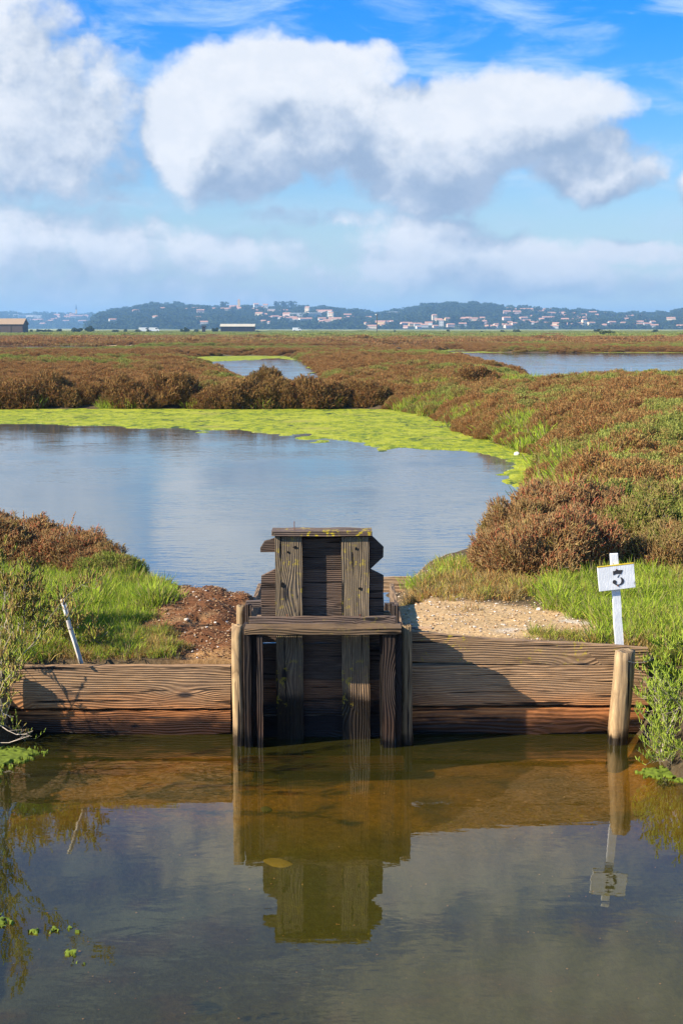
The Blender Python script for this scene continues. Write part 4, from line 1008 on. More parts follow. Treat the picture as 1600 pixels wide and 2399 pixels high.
branchy('glasswort_bush', (-1.38, 7.2, .34), fan(9, (.1, .0, .6), .5, 7), 'sparse dark glasswort with rust twigs in the grass right of the left edge', 97, M_GREEN, .26, 4, 12, (.018, .035), tint=.45)
# bare twigs overhanging the water on the left
def twig_thing(pts, r, label, mat):
    A = [pts[i] for i in range(len(pts)-1)]; B = pts[1:]
    base = Vector(pts[0]); A = [tuple(Vector(a)-base) for a in A]; B = [tuple(Vector(b)-base) for b in B]
    gl = np.random.default_rng(len(label)); ext_a, ext_b = [], []
    for k in range(2, len(A)):
        d = Vector(B[k])-Vector(A[k]); e = Vector((gl.normal(), gl.normal(), gl.normal()))*.35*d.length+d*.8
        ext_a.append(A[k]); ext_b.append(tuple(Vector(A[k])+e))
    n = len(A); me = seg_mesh('bare_twig', A+ext_a, B+ext_b, [r*(1-.6*i/n) for i in range(n)]+[r*.4]*len(ext_a), [r*(1-.6*(i+1)/n) for i in range(n)]+[r*.2]*len(ext_a), .1, 3)
    return tag(link_mesh('bare_twig', me, mat, None, base), label, 'twig')
M_TW = mat_simple('bleached_twig', (.48, .40, .32), .9, .2, 60)
def tw(l, Ys): return [tuple(PY(a, b, y)) for (a, b), y in zip(l, Ys)]
twig_thing(tw([(-60, 1670), (0, 1698), (20, 1712), (40, 1721), (60, 1720), (78, 1712)], [6.7, 6.62, 6.58, 6.54, 6.52, 6.5]), .0028, 'pale bare twig curving over the dark water at the left, upper of two', M_TW)
twig_thing(tw([(-60, 1725), (0, 1740), (22, 1740), (44, 1733), (70, 1724)], [6.7, 6.6, 6.56, 6.52, 6.5]), .0026, 'pale bare twig curving over the dark water at the left, lower of two', M_TW)
twig_thing(tw([(-60, 1640), (0, 1654), (8, 1672), (20, 1676), (33, 1679)], [6.7, 6.62, 6.6, 6.58, 6.56]), .0028, 'short crooked bare twig against the left end of the plank wall', M_TW)
twig_thing(tw([(1542, 1790), (1552, 1745), (1570, 1700), (1585, 1665), (1615, 1640)], [6.45, 6.45, 6.48, 6.5, 6.55]), .005, 'thick pale bare stem rising from the water at the lower right', M_TW)
twig_thing(tw([(1550, 1752), (1570, 1728), (1592, 1718), (1630, 1712)], [6.44, 6.44, 6.46, 6.5]), .004, 'pale side stem bending right above the yellow algae at the lower right', M_TW)
twig_thing(tw([(1470, 1549), (1485, 1553), (1505, 1552), (1520, 1548), (1540, 1535)], [6.66, 6.68, 6.70, 6.74, 6.8]), .0022, 'thin pale twig lying across the leaning post and the wall end', M_TW)
# seed spikes above the left row
def spike(pbase, ptip, Y, label):
    a = np.array(PY(*pbase, Y)); b = np.array(PY(*ptip, Y)); n = 40; g = np.random.default_rng(int(pbase[0]))
    A, B = [a*0], [b-a]; ra = [.002]; rb = [.001]; v = [.1]
    for k in range(n):
        t = .35+.65*k/n; p = (b-a)*t; e = (b-a)/np.linalg.norm(b-a)*.6+g.normal(size=3)*.6; A.append(p); B.append(p+e*.012*(1.3-t)); ra.append(.0028); rb.append(.0015); v.append(g.uniform(.3, 1))
    o = link_mesh('seed_spike', seg_mesh('seed_spike', A, B, ra, rb, v, 3), M_SHRUB, None, tuple(a)); o['tint'] = -.2
    tag(o, label, 'seed spike', 'dark seed spikes above the left bank')
spike((158, 1255), (178, 1198), 9.1, 'tallest dark seed spike, rightmost above the left bank row')
spike((140, 1262), (152, 1216), 9.1, 'shorter dark seed spike, middle one above the left bank row')
spike((57, 1240), (56, 1196), 9.1, 'reddish seed spike, leftmost above the left bank row')
def flower(pp, z, label):
    p = PZ(*pp, z); root = empty('yellow_flower', (p.x, p.y, float(height(np.array([p.x]), np.array([p.y]))[0]))); tag(root, label, 'flower', 'yellow flowers behind the left wall')
    h = z-root.location.z; link_mesh('stem', seg_mesh('stem', [(0, 0, 0)], [(0, 0, h)], .0015, .001, .5, 3), M_GREEN, root)
    bm = bmesh.new()
    for k in range(12):
        a = 2*math.pi*k/12; d = Vector((math.cos(a), math.sin(a), .35)); s = Vector((-math.sin(a), math.cos(a), 0))*.003
        c = Vector((0, 0, h)); vs = [bm.verts.new(v) for v in (c-s*.4, c+s*.4, c+d*.010+s, c+d*.010-s)]; bm.faces.new(vs)
    bmesh.ops.create_icosphere(bm, subdivisions=1, radius=.004, matrix=Matrix.Translation((0, 0, h+.002)))
    me = bpy.data.meshes.new('petals'); bm.to_mesh(me); bm.free(); link_mesh('petals', me, m_yel, root)
m_yel = mat_simple('yellow_petal', (.80, .60, .01), .7, .1)
flower((331, 1496), .43, 'upper of two yellow flowers at the edge of the reddish soil'); flower((337, 1502), .42, 'lower and larger of two yellow flowers at the edge of the reddish soil')

# ------------------------------------------------------------------ old sluice posts in the middle distance
def far_posts():
    root = empty('old_sluice', (PZ(943, 826, .3).x, 104, .2)); tag(root, 'small old timber sluice of dark posts in the distant marsh', 'sluice')
    for a in (930, 936, 950, 955):
        p = PY(a, 826, 104); q = PY(a, 813.5, 104)
        beam('post', (p.x, 104+(.3 if a in (936, 950) else 0), .1), (q.x, 104+(.3 if a in (936, 950) else 0), q.z), .15, .15, WGZ, root, up=(0, 1, 0))
    a = PY(930, 815, 104); b = PY(955, 815, 104); beam('crossbar', (a.x, 104.15, a.z-.05), (b.x, 104.15, b.z-.05), .1, .1, WG, root)
far_posts()

# ------------------------------------------------------------------ hills
SKY_PX = [(205, 768), (222, 752), (240, 738), (270, 733), (300, 729), (340, 721), (400, 719), (450, 722), (500, 726), (545, 728), (600, 727), (650, 728), (700, 727), (760, 729), (830, 736), (870, 741), (900, 739),
          (940, 733), (990, 723), (1040, 719), (1090, 717), (1140, 721), (1190, 726), (1250, 731), (1300, 733), (1350, 735), (1400, 738), (1450, 744), (1480, 742), (1520, 742), (1560, 742), (1580, 737), (1620, 728), (1800, 720), (2100, 735), (2600, 740), (3200, 765)]
SKY2 = [(-1200, 765), (-600, 745), (-200, 735), (0, 738), (60, 741), (130, 741), (180, 743), (240, 744), (300, 740), (420, 760), (480, 768)]
def ridge_fn(sky, Y0, Yr, Y1):
    pxs = np.array([s[0] for s in sky]); el = np.array([(768.5-s[1])/F for s in sky])
    def h(x, y):
        pxx = CX+F*x/np.maximum(y, 1)*1.008
        e = np.interp(pxx, pxs, el, left=0, right=0)
        zr = 2*(e > 0)+Yr*e*1.0
        t = np.where(y < Yr, np.clip((y-Y0)/(Yr-Y0), 0, 1), 1-np.clip((y-Yr)/(Y1-Yr), 0, 1))
        prof = np.where(y < Yr, np.sin(t*math.pi/2)**1.15, t**.6)
        return zr*prof*(1+.0*x) + (fbm(x/120, y/120, 3, 51)-.5)*5*np.minimum(t*4, 1)*(e > 0) - .6
    return h
H1 = ridge_fn(SKY_PX, 1500, 2500, 3600); H2 = ridge_fn(SKY2, 2900, 3900, 5000)
m_hill, nt = new_mat('hill_soil_and_scrub')
wp = nt.n.new('ShaderNodeNewGeometry').outputs['Position']
c = nt.mix(nt.mr(nt.noise(wp, .02, 5, .6), .45, .7), (.03, .045, .015), (.075, .085, .03)); principled(nt, c, 1., .1)
def hill(name, H, x0, x1, y0, y1, step):
    X, Y = np.meshgrid(np.arange(x0, x1, step), np.arange(y0, y1, step*1.3)); return tag(link_mesh(name, sheet_mesh(name, X, Y, H(X, Y)), m_hill), None, None, None, 'structure')
hill('hills', H1, -900, 2300, 1490, 3650, 16); hill('distant_hills', H2, -2600, -200, 2880, 5050, 24)
def hit(pxx, pyy, H, Y0, Y1):
    dx, dy, dz = ray(pxx, pyy); ys_ = np.arange(Y0, Y1, 4.); t = ys_/dy
    hz = H(dx*t, ys_); rz = CAMZ+dz*t; k = np.nonzero(hz >= rz)[0]
    if len(k): return dx*t[k[0]], ys_[k[0]], hz[k[0]]
    k = np.argmin(rz-hz); return dx*t[k], ys_[k], hz[k]

# tree kinds: trunk + crown of many small leaf faces
def crown_mesh(name, R_, H, n, seed, w, flat_top=False, lobes=9):
    g = np.random.default_rng(seed)
    C = g.normal(size=(lobes, 3))*np.array([.45*R_, .45*R_, .22*H]); C[:, 2] += H*.5 if not flat_top else H*.72
    rr = g.uniform(.35, .6, lobes)*R_
    k = g.integers(0, lobes, n); d = g.normal(size=(n, 3)); d /= np.linalg.norm(d, axis=1, keepdims=True)
    P = C[k]+d*(rr[k]*g.uniform(.75, 1.02, n))[:, None]*np.array([1, 1, .75 if not flat_top else .45]); P[:, 2] = np.maximum(P[:, 2], .05*H)
    e = g.normal(size=(n, 3)); e /= np.linalg.norm(e, axis=1, keepdims=True)
    me = seg_mesh(name, P-e*w, P+e*w, w*.8, w*.6, g.uniform(.25, 1, n), 2); me.materials.append(M_TREE); return me
M_BARK = mat_simple('bark', (.10, .075, .055), .95, .3, 6)
def trunk_mesh(h, r, seed):
    g = random.Random(seed); bm = bmesh.new()
    def limb(a, b, r0, r1):
        a = Vector(a); b = Vector(b); M = (b-a).to_track_quat('Z', 'Y').to_matrix().to_4x4(); M.translation = (a+b)/2
        bmesh.ops.create_cone(bm, cap_ends=True, segments=7, radius1=r0, radius2=r1, depth=(b-a).length, matrix=M)
    limb((0, 0, -.3), (0, 0, h*.55), r, r*.7)
    for k in range(4):
        a = k*1.6+g.uniform(0, 1); limb((0, 0, h*.45), (math.cos(a)*h*.3, math.sin(a)*h*.3, h*.9), r*.6, r*.25)
    me = bpy.data.meshes.new('trunk'); bm.to_mesh(me); bm.free(); me.materials.append(M_BARK); return me
crowns = [crown_mesh('crown', 1.5, 2.2, 2600, 501+i, .11, lobes=8+i) for i in range(3)]
low_cr = crown_mesh('crown', 2.2, 1.5, 2600, 520, .10, lobes=16)
trunk = trunk_mesh(1.6, .14, 5)
def tree(pxx, pyy, wpx, hpx, Y, label, cat='tree', name='tree', low=False, k=0, group=None, tint=.3):
    p = PY(pxx, pyy, Y); s = wpx/F*Y; hgt = hpx/F*Y
    root = empty(name, (p.x, Y, .25), random.uniform(0, 6)); tag(root, label, cat, group)
    cr = bpy.data.objects.new('crown', low_cr if low else crowns[k % 3]); COL.objects.link(cr); cr.parent = root
    cr.scale = (s/3.6 if not low else s/5.4,)*2+(hgt/2.5 if not low else hgt/1.6,); cr['tint'] = float(tint)
    tr = bpy.data.objects.new('trunk', trunk); COL.objects.link(tr); tr.parent = root; tr.scale = (s/3, s/3, hgt/2.4)
    return root
TG = 'dark shrubs and small trees on the plain in front of the hills'
tl = [(15, 773, 9, 7, 'small round dark shrub at the foot of the left barn'), (62, 771, 11, 8, 'dark shrub just right of the left barn'), (75, 771.5, 9, 6, 'low dark shrub, second right of the left barn'),
      (90, 771.5, 14, 10, 'rounded dark shrub, third right of the left barn'), (103, 771.5, 13, 9, 'grey-brown shrub, fourth right of the left barn'), (116, 771.5, 14, 8, 'low wide shrub, fifth right of the left barn'),
      (140, 771.5, 15, 11, 'round dark green shrub standing alone left of the two small trees'), (183, 771.5, 24, 14, 'left one of two small dark trees on the plain'), (210, 770, 20, 17, 'right and taller one of two small dark trees on the plain'),
      (271, 773, 22, 8, 'low brownish shrub between the two trees and the white vans'), (295, 773, 10, 7, 'small dark shrub just left of the white vans'), (322, 774, 16, 6, 'low dark shrub immediately left of the left white van'), (348, 772, 9, 7, 'round dark shrub between the two white vans'),
      (427, 772, 10, 7, 'low shrub at the left foot of the small tree left of the hut'), (436, 772, 15, 13, 'small dark tree left of the black hut'), (461, 772.5, 13, 7, 'low dark shrub just left of the black hut'), (503, 771.5, 17, 14, 'small dark tree just left of the long shed'),
      (605, 773, 14, 4, 'very low dark shrub right of the long shed'), (924, 772.5, 7, 5, 'tiny dark shrub right of the utility pole'), (1049, 771.5, 9, 6, 'small dark round shrub on the plain in the middle of the right half'), (1128, 772.5, 8, 3, 'tiny flat dark shrub on the grass line right of centre'),
      (1177, 772, 12, 5, 'small flat shrub on the grass line left of the oval one'), (1211, 772, 22, 6, 'oval dark shrub on the grass line'), (1398, 772.5, 18, 9, 'feathery shrub just left of the big dark bush on the plain'), (1533, 773.5, 16, 6, 'low dark shrub near the right edge of the plain')]
for i, (a, b, w_, h_, lb) in enumerate(tl): tree(a, b, w_, h_, 560, lb, 'shrub' if h_ < 12 else 'tree', 'shrub' if h_ < 12 else 'tree', h_ < 8, i, TG)
tree(1422, 781, 46, 12, 300, 'big dark domed bush on the green plain at the right', 'bush', 'shrub', True, 0, None)

# woods on the hills: one mass
cblob = [crown_mesh('crown', 6, 7, 240, 531+i, 1.0, lobes=7) for i in range(3)] + [crown_mesh('crown', 7, 8, 240, 540, 1.0, True, 8)]
pine_px = [(523, 726, 'lone umbrella pine standing on the ridge left of the church'), (648, 722, 'umbrella pine on the ridge above the long pink building'), (665, 722, 'pine behind the right end of the long pink building'), (683, 722, 'pine cluster crown at the top of the village slope')]
pines = []
for i, (a, b, lb) in enumerate(pine_px):
    x, y, z = hit(a, b+3, H1, 1500, 2600); root = empty('pine_tree', (x, y, z)); tag(root, lb, 'pine tree', 'pines on the ridge')
    cr = bpy.data.objects.new('crown', cblob[3]); COL.objects.link(cr); cr.parent = root; cr.location = (0, 0, 2.); cr['tint'] = .3
    tr = bpy.data.objects.new('trunk', trunk); COL.objects.link(tr); tr.parent = root; tr.scale = (4, 4, 4.5); pines.append(root)
def forest(name, H, x0, x1, y0, y1, n, seed, protos, s=(.7, 1.3)):
    g = np.random.default_rng(seed); x = g.uniform(x0, x1, n); y = g.uniform(y0, y1, n); z = H(x, y)
    k = (z > 1.) & (np.abs(x) < .33*y) & (fbm(x/70, y/70, 3, 55) > .30); x = x[k]; y = y[k]; z = z[k]
    o = gn_scatter(name, np.stack([x, y, z-1.5], 1), g.uniform(*s, len(x)), g.uniform(0, 6, len(x)), g.uniform(.1, .6, len(x)), [], g.integers(0, 4, len(x)))
    set_protos(o, protos, g.uniform(.7, 1.15, len(x))); return o, x, y
proto_tr = []
for k in range(3):
    a, b = [(380, 735), (1060, 730), (1330, 750)][k]
    x, y, z = hit(a, b, H1, 1500, 2600); root = empty('tree', (x, y, z)); tag(root, ['tall tree standing out of the wood on the left hill above the long shed', 'tall tree standing out of the wood on the upper slope of the right hill', 'tall tree among the houses low on the right hill'][k], 'tree')
    cr = bpy.data.objects.new('crown', cblob[k]); COL.objects.link(cr); cr.parent = root; cr['tint'] = .35; proto_tr.append(cr)
    tr = bpy.data.objects.new('trunk', trunk); COL.objects.link(tr); tr.parent = root; tr.scale = (3, 3, 3)
proto_tr.append([c for c in pines[0].children if c.name.startswith('crown')][0])

# ------------------------------------------------------------------ houses
def house_meshes(w, d, h, rh):
    bm = bmesh.new(); bmesh.ops.create_cube(bm, size=1, matrix=Matrix.Translation((0, 0, h/2-.75)) @ Matrix.Diagonal((w, d, h+1.5, 1)))
    for x in (-w/2, w/2):
        vs = [bm.verts.new(v) for v in ((x, -d/2, h), (x, d/2, h), (x, 0, h+rh*.98))]; bm.faces.new(vs)
    a = bpy.data.meshes.new('wall'); bm.to_mesh(a); bm.free()
    bm = bmesh.new(); ov = .5; t = .25
    for s in (-1, 1):
        P = [(-w/2-ov, s*(d/2+ov), h-.15), (w/2+ov, s*(d/2+ov), h-.15), (w/2+ov, 0, h+rh), (-w/2-ov, 0, h+rh)]
        lo = [bm.verts.new(p) for p in P]; hi = [bm.verts.new((p[0], p[1], p[2]+t)) for p in P]
        bm.faces.new(lo); bm.faces.new(hi[::-1])
        for i in range(4): bm.faces.new((lo[i], lo[(i+1) % 4], hi[(i+1) % 4], hi[i]))
    bmesh.ops.recalc_face_normals(bm, faces=bm.faces)
    b = bpy.data.meshes.new('roof'); bm.to_mesh(b); bm.free()
    bm = bmesh.new(); nwin = max(2, int(w/3.2)); fl = max(1, int(h/3.))
    for f in range(fl):
        for i in range(nwin):
            x = -w/2+w*(i+.5)/nwin; z = .9+f*h/fl+.3
            bmesh.ops.create_cube(bm, size=1, matrix=Matrix.Translation((x, -d/2-.02, z+.6)) @ Matrix.Diagonal((1.1, .12, 1.5, 1)))
    c = bpy.data.meshes.new('windows'); bm.to_mesh(c); bm.free()
    return a, b, c
WALLC = {'cream': (.72, .58, .40), 'white': (.62, .59, .52), 'pink': (.70, .48, .38), 'ochre': (.70, .48, .22), 'grey': (.42, .42, .40)}
WALLM = {k: mat_simple(k+'_render', v, .9, .1, 1.) for k, v in WALLC.items()}
ROOFM = mat_simple('terracotta_tiles', (.50, .26, .16), .9, .25, 2.); GLASSM = mat_simple('dark_window', (.05, .06, .07), .3, .1)
hm = {'s': (10, 8, 4.5, 2.), 'm': (15, 9, 6, 2.2), 'l': (26, 10, 6, 2.4), 'b': (34, 12, 11, .8), 't': (9, 9, 13, 2.)}
HM = {}
for k, v in hm.items():
    a, b, c = house_meshes(*v); HM[k] = (a, b, c, v)
bm = bmesh.new(); bmesh.ops.create_cube(bm, size=1, matrix=Matrix.Diagonal((1.6, .14, 1.5, 1))); WINM = bpy.data.meshes.new('window'); bm.to_mesh(WINM); bm.free(); WINM.materials.append(GLASSM)
HPX = []
def zz(off, l):
    for q in l: HPX.append((off+q[0]*.2551, 700+q[1]*.2551, q[2], q[3]))
zz(400, [(605, 104, 'm', 'pink'), (660, 103, 'l', 'pink'), (745, 104, 's', 'cream'), (785, 100, 't', 'white'), (815, 95, 'm', 'pink'), (850, 95, 'm', 'cream'), (872, 105, 't', 'white'), (800, 122, 'm', 'pink'), (850, 118, 's', 'cream'),
         (815, 148, 'm', 'cream'), (868, 150, 's', 'pink'), (913, 178, 's', 'white'), (960, 178, 'm', 'grey'), (1000, 178, 's', 'white'), (855, 212, 's', 'cream'), (890, 222, 's', 'grey'), (955, 125, 'b', 'pink'), (1015, 125, 'l', 'pink'), (1068, 152, 'm', 'pink'),
         (1155, 160, 'b', 'grey'), (1195, 160, 'b', 'white'), (1260, 160, 'b', 'cream'), (1320, 160, 'b', 'grey'), (1258, 128, 't', 'cream'), (1095, 192, 'l', 'cream'), (1130, 188, 'm', 'cream'), (1180, 200, 'l', 'white'), (1235, 200, 'l', 'white'), (1270, 190, 's', 'ochre'),
         (1390, 197, 'm', 'white'), (1435, 215, 'm', 'pink'), (1395, 128, 'l', 'pink'), (1450, 130, 'm', 'pink'), (1465, 158, 't', 'white'), (1475, 178, 't', 'cream'), (1510, 198, 'l', 'cream'), (1385, 215, 's', 'white'),
         (150, 105, 's', 'pink'), (235, 104, 'm', 'pink'), (275, 122, 'm', 'pink'), (400, 100, 's', 'pink'), (520, 110, 'l', 'cream'), (310, 228, 'm', 'grey'), (255, 180, 's', 'grey')])
zz(800, [(55, 162, 'm', 'pink'), (28, 205, 'm', 'cream'), (80, 185, 'm', 'grey'), (12, 188, 's', 'pink'), (165, 190, 's', 'grey'), (250, 178, 's', 'cream'), (245, 238, 'm', 'cream'), (270, 265, 'l', 'cream'), (345, 227, 'l', 'ochre'), (380, 246, 's', 'ochre'),
         (415, 226, 'm', 'pink'), (478, 223, 'm', 'white'), (490, 150, 'b', 'pink'), (600, 238, 'l', 'pink'), (650, 244, 'm', 'ochre'), (700, 246, 'm', 'grey'), (760, 255, 'm', 'grey'), (800, 236, 'm', 'white'), (850, 200, 't', 'cream'), (890, 206, 'm', 'cream'), (915, 245, 't', 'white'),
         (970, 190, 's', 'ochre'), (1000, 252, 'm', 'pink'), (1070, 194, 's', 'cream'), (1135, 194, 'm', 'pink'), (1165, 183, 's', 'cream'), (1215, 198, 'm', 'cream'), (1270, 222, 'l', 'pink'), (1290, 184, 's', 'cream'), (1355, 238, 's', 'pink'), (1415, 242, 's', 'white'),
         (1375, 266, 'l', 'white'), (1515, 133, 'm', 'pink'), (1512, 190, 'm', 'pink'), (1545, 108, 'm', 'pink'), (1540, 224, 's', 'ochre'), (1525, 260, 'm', 'pink'), (1497, 244, 's', 'grey'), (1110, 244, 'm', 'grey'), (590, 262, 's', 'pink'), (860, 258, 's', 'pink'), (705, 265, 's', 'white')])
zz(1200, [(10, 106, 's', 'pink'), (130, 114, 'l', 'cream'), (40, 134, 'm', 'pink'), (190, 124, 's', 'pink'), (250, 129, 'm', 'cream'), (315, 116, 'm', 'pink'), (190, 167, 's', 'ochre'), (100, 190, 'm', 'pink'), (128, 216, 'm', 'pink'), (215, 232, 'l', 'white'), (232, 218, 's', 'pink'), (265, 194, 's', 'white'),
          (330, 187, 'l', 'grey'), (310, 237, 'm', 'pink'), (355, 147, 'm', 'pink'), (465, 146, 'l', 'pink'), (460, 170, 'm', 'cream'), (480, 203, 'm', 'pink'), (420, 242, 'l', 'cream'), (470, 245, 'm', 'pink'), (385, 265, 'm', 'white'), (540, 152, 'm', 'grey'), (578, 176, 's', 'cream'), (573, 206, 'm', 'pink'),
          (555, 243, 's', 'cream'), (657, 155, 's', 'pink'), (645, 190, 'm', 'cream'), (615, 242, 'm', 'cream'), (657, 242, 't', 'cream'), (720, 237, 'm', 'cream'), (735, 140, 'm', 'pink'), (765, 158, 's', 'pink'), (800, 208, 'm', 'grey'), (865, 256, 'l', 'grey'), (840, 142, 's', 'cream'), (900, 173, 's', 'pink'), (910, 230, 'm', 'grey'),
          (1015, 180, 'm', 'white'), (1028, 237, 'm', 'pink'), (1048, 193, 's', 'white'), (1085, 165, 's', 'cream'), (1197, 166, 's', 'pink'), (1135, 248, 'l', 'grey'), (1165, 226, 'm', 'grey'), (1235, 244, 'm', 'grey'), (1240, 203, 's', 'grey'), (1285, 220, 's', 'grey'), (1300, 258, 'm', 'white'), (1475, 195, 'l', 'cream'), (1505, 190, 's', 'cream'), (1540, 262, 'm', 'white'), (15, 232, 's', 'pink')])
SMALLF = []
HINFO = []
def put_house(a, b, k, colr_, H, Y0, Y1, sc_=1.):
    x, y, z = hit(a, b+2.2, H, Y0, Y1)
    ma, mb, mc, v = HM[k]
    s = (.62 if k == 'b' else .8)*sc_*y/2300.
    root = empty('house' if k not in 'b' else 'apartment_block', (x, y, z-.6), random.uniform(-.45, .45))
    def ch(nm, me, mat):
        o = bpy.data.objects.new(nm, me); COL.objects.link(o); o.parent = root; o.scale = (s, s, s*1.0)
        if not me.materials: me.materials.append(mat)
        o.material_slots[0].link = 'OBJECT'; o.material_slots[0].material = mat; return o
    ch('wall', ma, WALLM[colr_]); ch('roof', mb, ROOFM if k != 'b' else WALLM['grey']); 
    if k in 'bt':
        nw = 6 if k == 'b' else 2
        for f_ in range(3):
            for i_ in range(nw):
                wo = bpy.data.objects.new('window', WINM); COL.objects.link(wo); wo.parent = root; wo.scale = (s, s, s); wo.location = ((-v[0]/2+v[0]*(i_+.5)/nw)*s, (-v[1]/2-.02)*s, (1.6+f_*v[2]/3)*s)
    HINFO.append((root, a, b, k, colr_)); return x, y
hxy = [put_house(a, b, k, c_, H1, 1500, 2560) for a, b, k, c_ in HPX]
H2PX = []
def z2(l):
    for q in l: H2PX.append((q[0]*.2551, 700+q[1]*.2551, q[2], q[3]))
z2([(130, 168, 'b', 'grey'), (210, 172, 'b', 'white'), (290, 172, 'b', 'white'), (370, 175, 'b', 'grey'), (245, 205, 'l', 'grey'), (355, 205, 'l', 'white'), (430, 222, 'l', 'grey'), (470, 215, 'm', 'pink'), (520, 200, 'l', 'pink'), (545, 160, 'l', 'pink'), (590, 165, 'l', 'pink'), (560, 195, 'l', 'grey'), (620, 180, 'm', 'white'),
    (640, 165, 'l', 'pink'), (670, 170, 'm', 'white'), (740, 170, 'l', 'pink'), (790, 167, 'm', 'pink'), (770, 216, 'l', 'grey'), (155, 140, 'm', 'pink'), (400, 240, 'm', 'grey'), (610, 215, 'm', 'grey')])
h2xy = [put_house(a, b, k, c_, H2, 2900, 3950, .8) for a, b, k, c_ in H2PX]
for (a, b, k, c_) in ((1040*.2551, 700+207*.2551, 'm', 'white'), (1255*.2551, 732, 'm', 'pink'), (1430*.2551, 744, 's', 'grey'), (1500*.2551, 724.5, 's', 'pink')): hxy.append(put_house(a, b, k, c_, H1, 1500, 2560))
ZN = {}
SIZEW = {'s': 'small', 'm': 'mid-sized', 'l': 'long low', 'b': 'flat-roofed', 't': 'tall narrow'}
for root, a, b, k, c_ in sorted(HINFO, key=lambda q: q[1]):
    zone = ('in the faraway left village' if a < 212 else 'on the wooded left hill' if a < 530 else 'beside the hilltop church' if a < 640 else 'on the slope right of the church village' if a < 800
            else 'around the utility pole' if a < 960 else 'in the middle of the right hill' if a < 1190 else 'on the gentle right-hand slope' if a < 1380 else 'at the right end of the hills')
    tier = 'high up' if b < 733 else 'halfway up' if b < 751 else 'low down'
    ZN.setdefault((zone, tier, c_, k), []).append(root)
for (zone, tier, c_, k), l in ZN.items():
    nn = 'apartment block' if k == 'b' else 'house'
    for i, r_ in enumerate(l):
        if len(l) == 1: lb = '%s %s %s %s %s' % (SIZEW[k], c_, nn, tier, zone)
        else: lb = '%s %s %s %s %s, %s one' % (SIZEW[k], c_, nn, tier, zone, ORD[i])
        if k == 'b': lb = lb.replace(' with terracotta roof', '')
        tag(r_, lb, nn, 'houses on the hills')
# churches
def church(a, b, H, Y0, Y1, s, spire, label):
    x, y, z = hit(a, b, H, Y0, Y1); root = empty('church', (x, y, z-1)); tag(root, label, 'church')
    for nm, (w, d, h, ox, mat) in {'nave': (16, 9, 8, -9, WALLM['ochre']), 'bell_tower': (4.2, 4.2, 20, 0, WALLM['ochre'])}.items():
        bm = bmesh.new(); bmesh.ops.create_cube(bm, size=1, matrix=Matrix.Translation((ox*s, 0, h*s/2)) @ Matrix.Diagonal((w*s, d*s, h*s, 1)))
        me = bpy.data.meshes.new(nm); bm.to_mesh(me); bm.free(); t = link_mesh(nm, me, mat, root)
    bm = bmesh.new(); bmesh.ops.create_cone(bm, cap_ends=True, segments=4, radius1=3.1*s, radius2=.1, depth=(14 if spire else 3)*s, matrix=Matrix.Translation((0, 0, (20+(7 if spire else 1.5))*s)) @ Matrix.Rotation(R(45), 4, 'Z'))
    me = bpy.data.meshes.new('spire'); bm.to_mesh(me); bm.free(); link_mesh('spire', me, GLASSM if spire else ROOFM, root)
    a_, b_, c_ = house_meshes(16*s, 9*s, .1, 2.5*s); o = link_mesh('roof', b_, ROOFM, root, (-9*s, 0, 8*s)); 
church(560.2, 728, H1, 1500, 2560, .85, False, 'ochre village church with a square bell tower on the hilltop')
church(180, 741, H2, 2900, 3950, 1.0, True, 'distant church with a thin dark pointed spire in the faraway village')
# woods avoid the houses
hx_ = np.array(hxy+[(0, 0)])
def forest2(name, H, x0, x1, y0, y1, n, seed, protos, occ, s, open_=.3):
    g = np.random.default_rng(seed); x = g.uniform(x0, x1, n); y = g.uniform(y0, y1, n); z = H(x, y)
    k = (z > .6) & (np.abs(x+20) < .34*y) & (fbm(x/60, y/60, 3, 55) > open_)
    for hx0, hy0 in occ: k &= ~((np.abs(x-hx0) < 9) & (y > hy0-45) & (y < hy0+8)) | (g.uniform(0, 1, n) < .05)
    x = x[k]; y = y[k]; z = z[k]
    o = gn_scatter(name, np.stack([x, y, z-2.], 1), g.uniform(*s, len(x)), g.uniform(0, 6, len(x)), g.uniform(.1, .6, len(x)), [], g.integers(0, 4, len(x)))
    set_protos(o, protos, g.uniform(.6, 1.05, len(x)))
forest2('woods', H1, -900, 1400, 1500, 2620, 26000, 601, proto_tr, hxy, (.55, .95), .12)
forest2('woods', H2, -1900, -300, 2900, 3950, 9000, 602, proto_tr, h2xy, (.7, 1.3), .42)

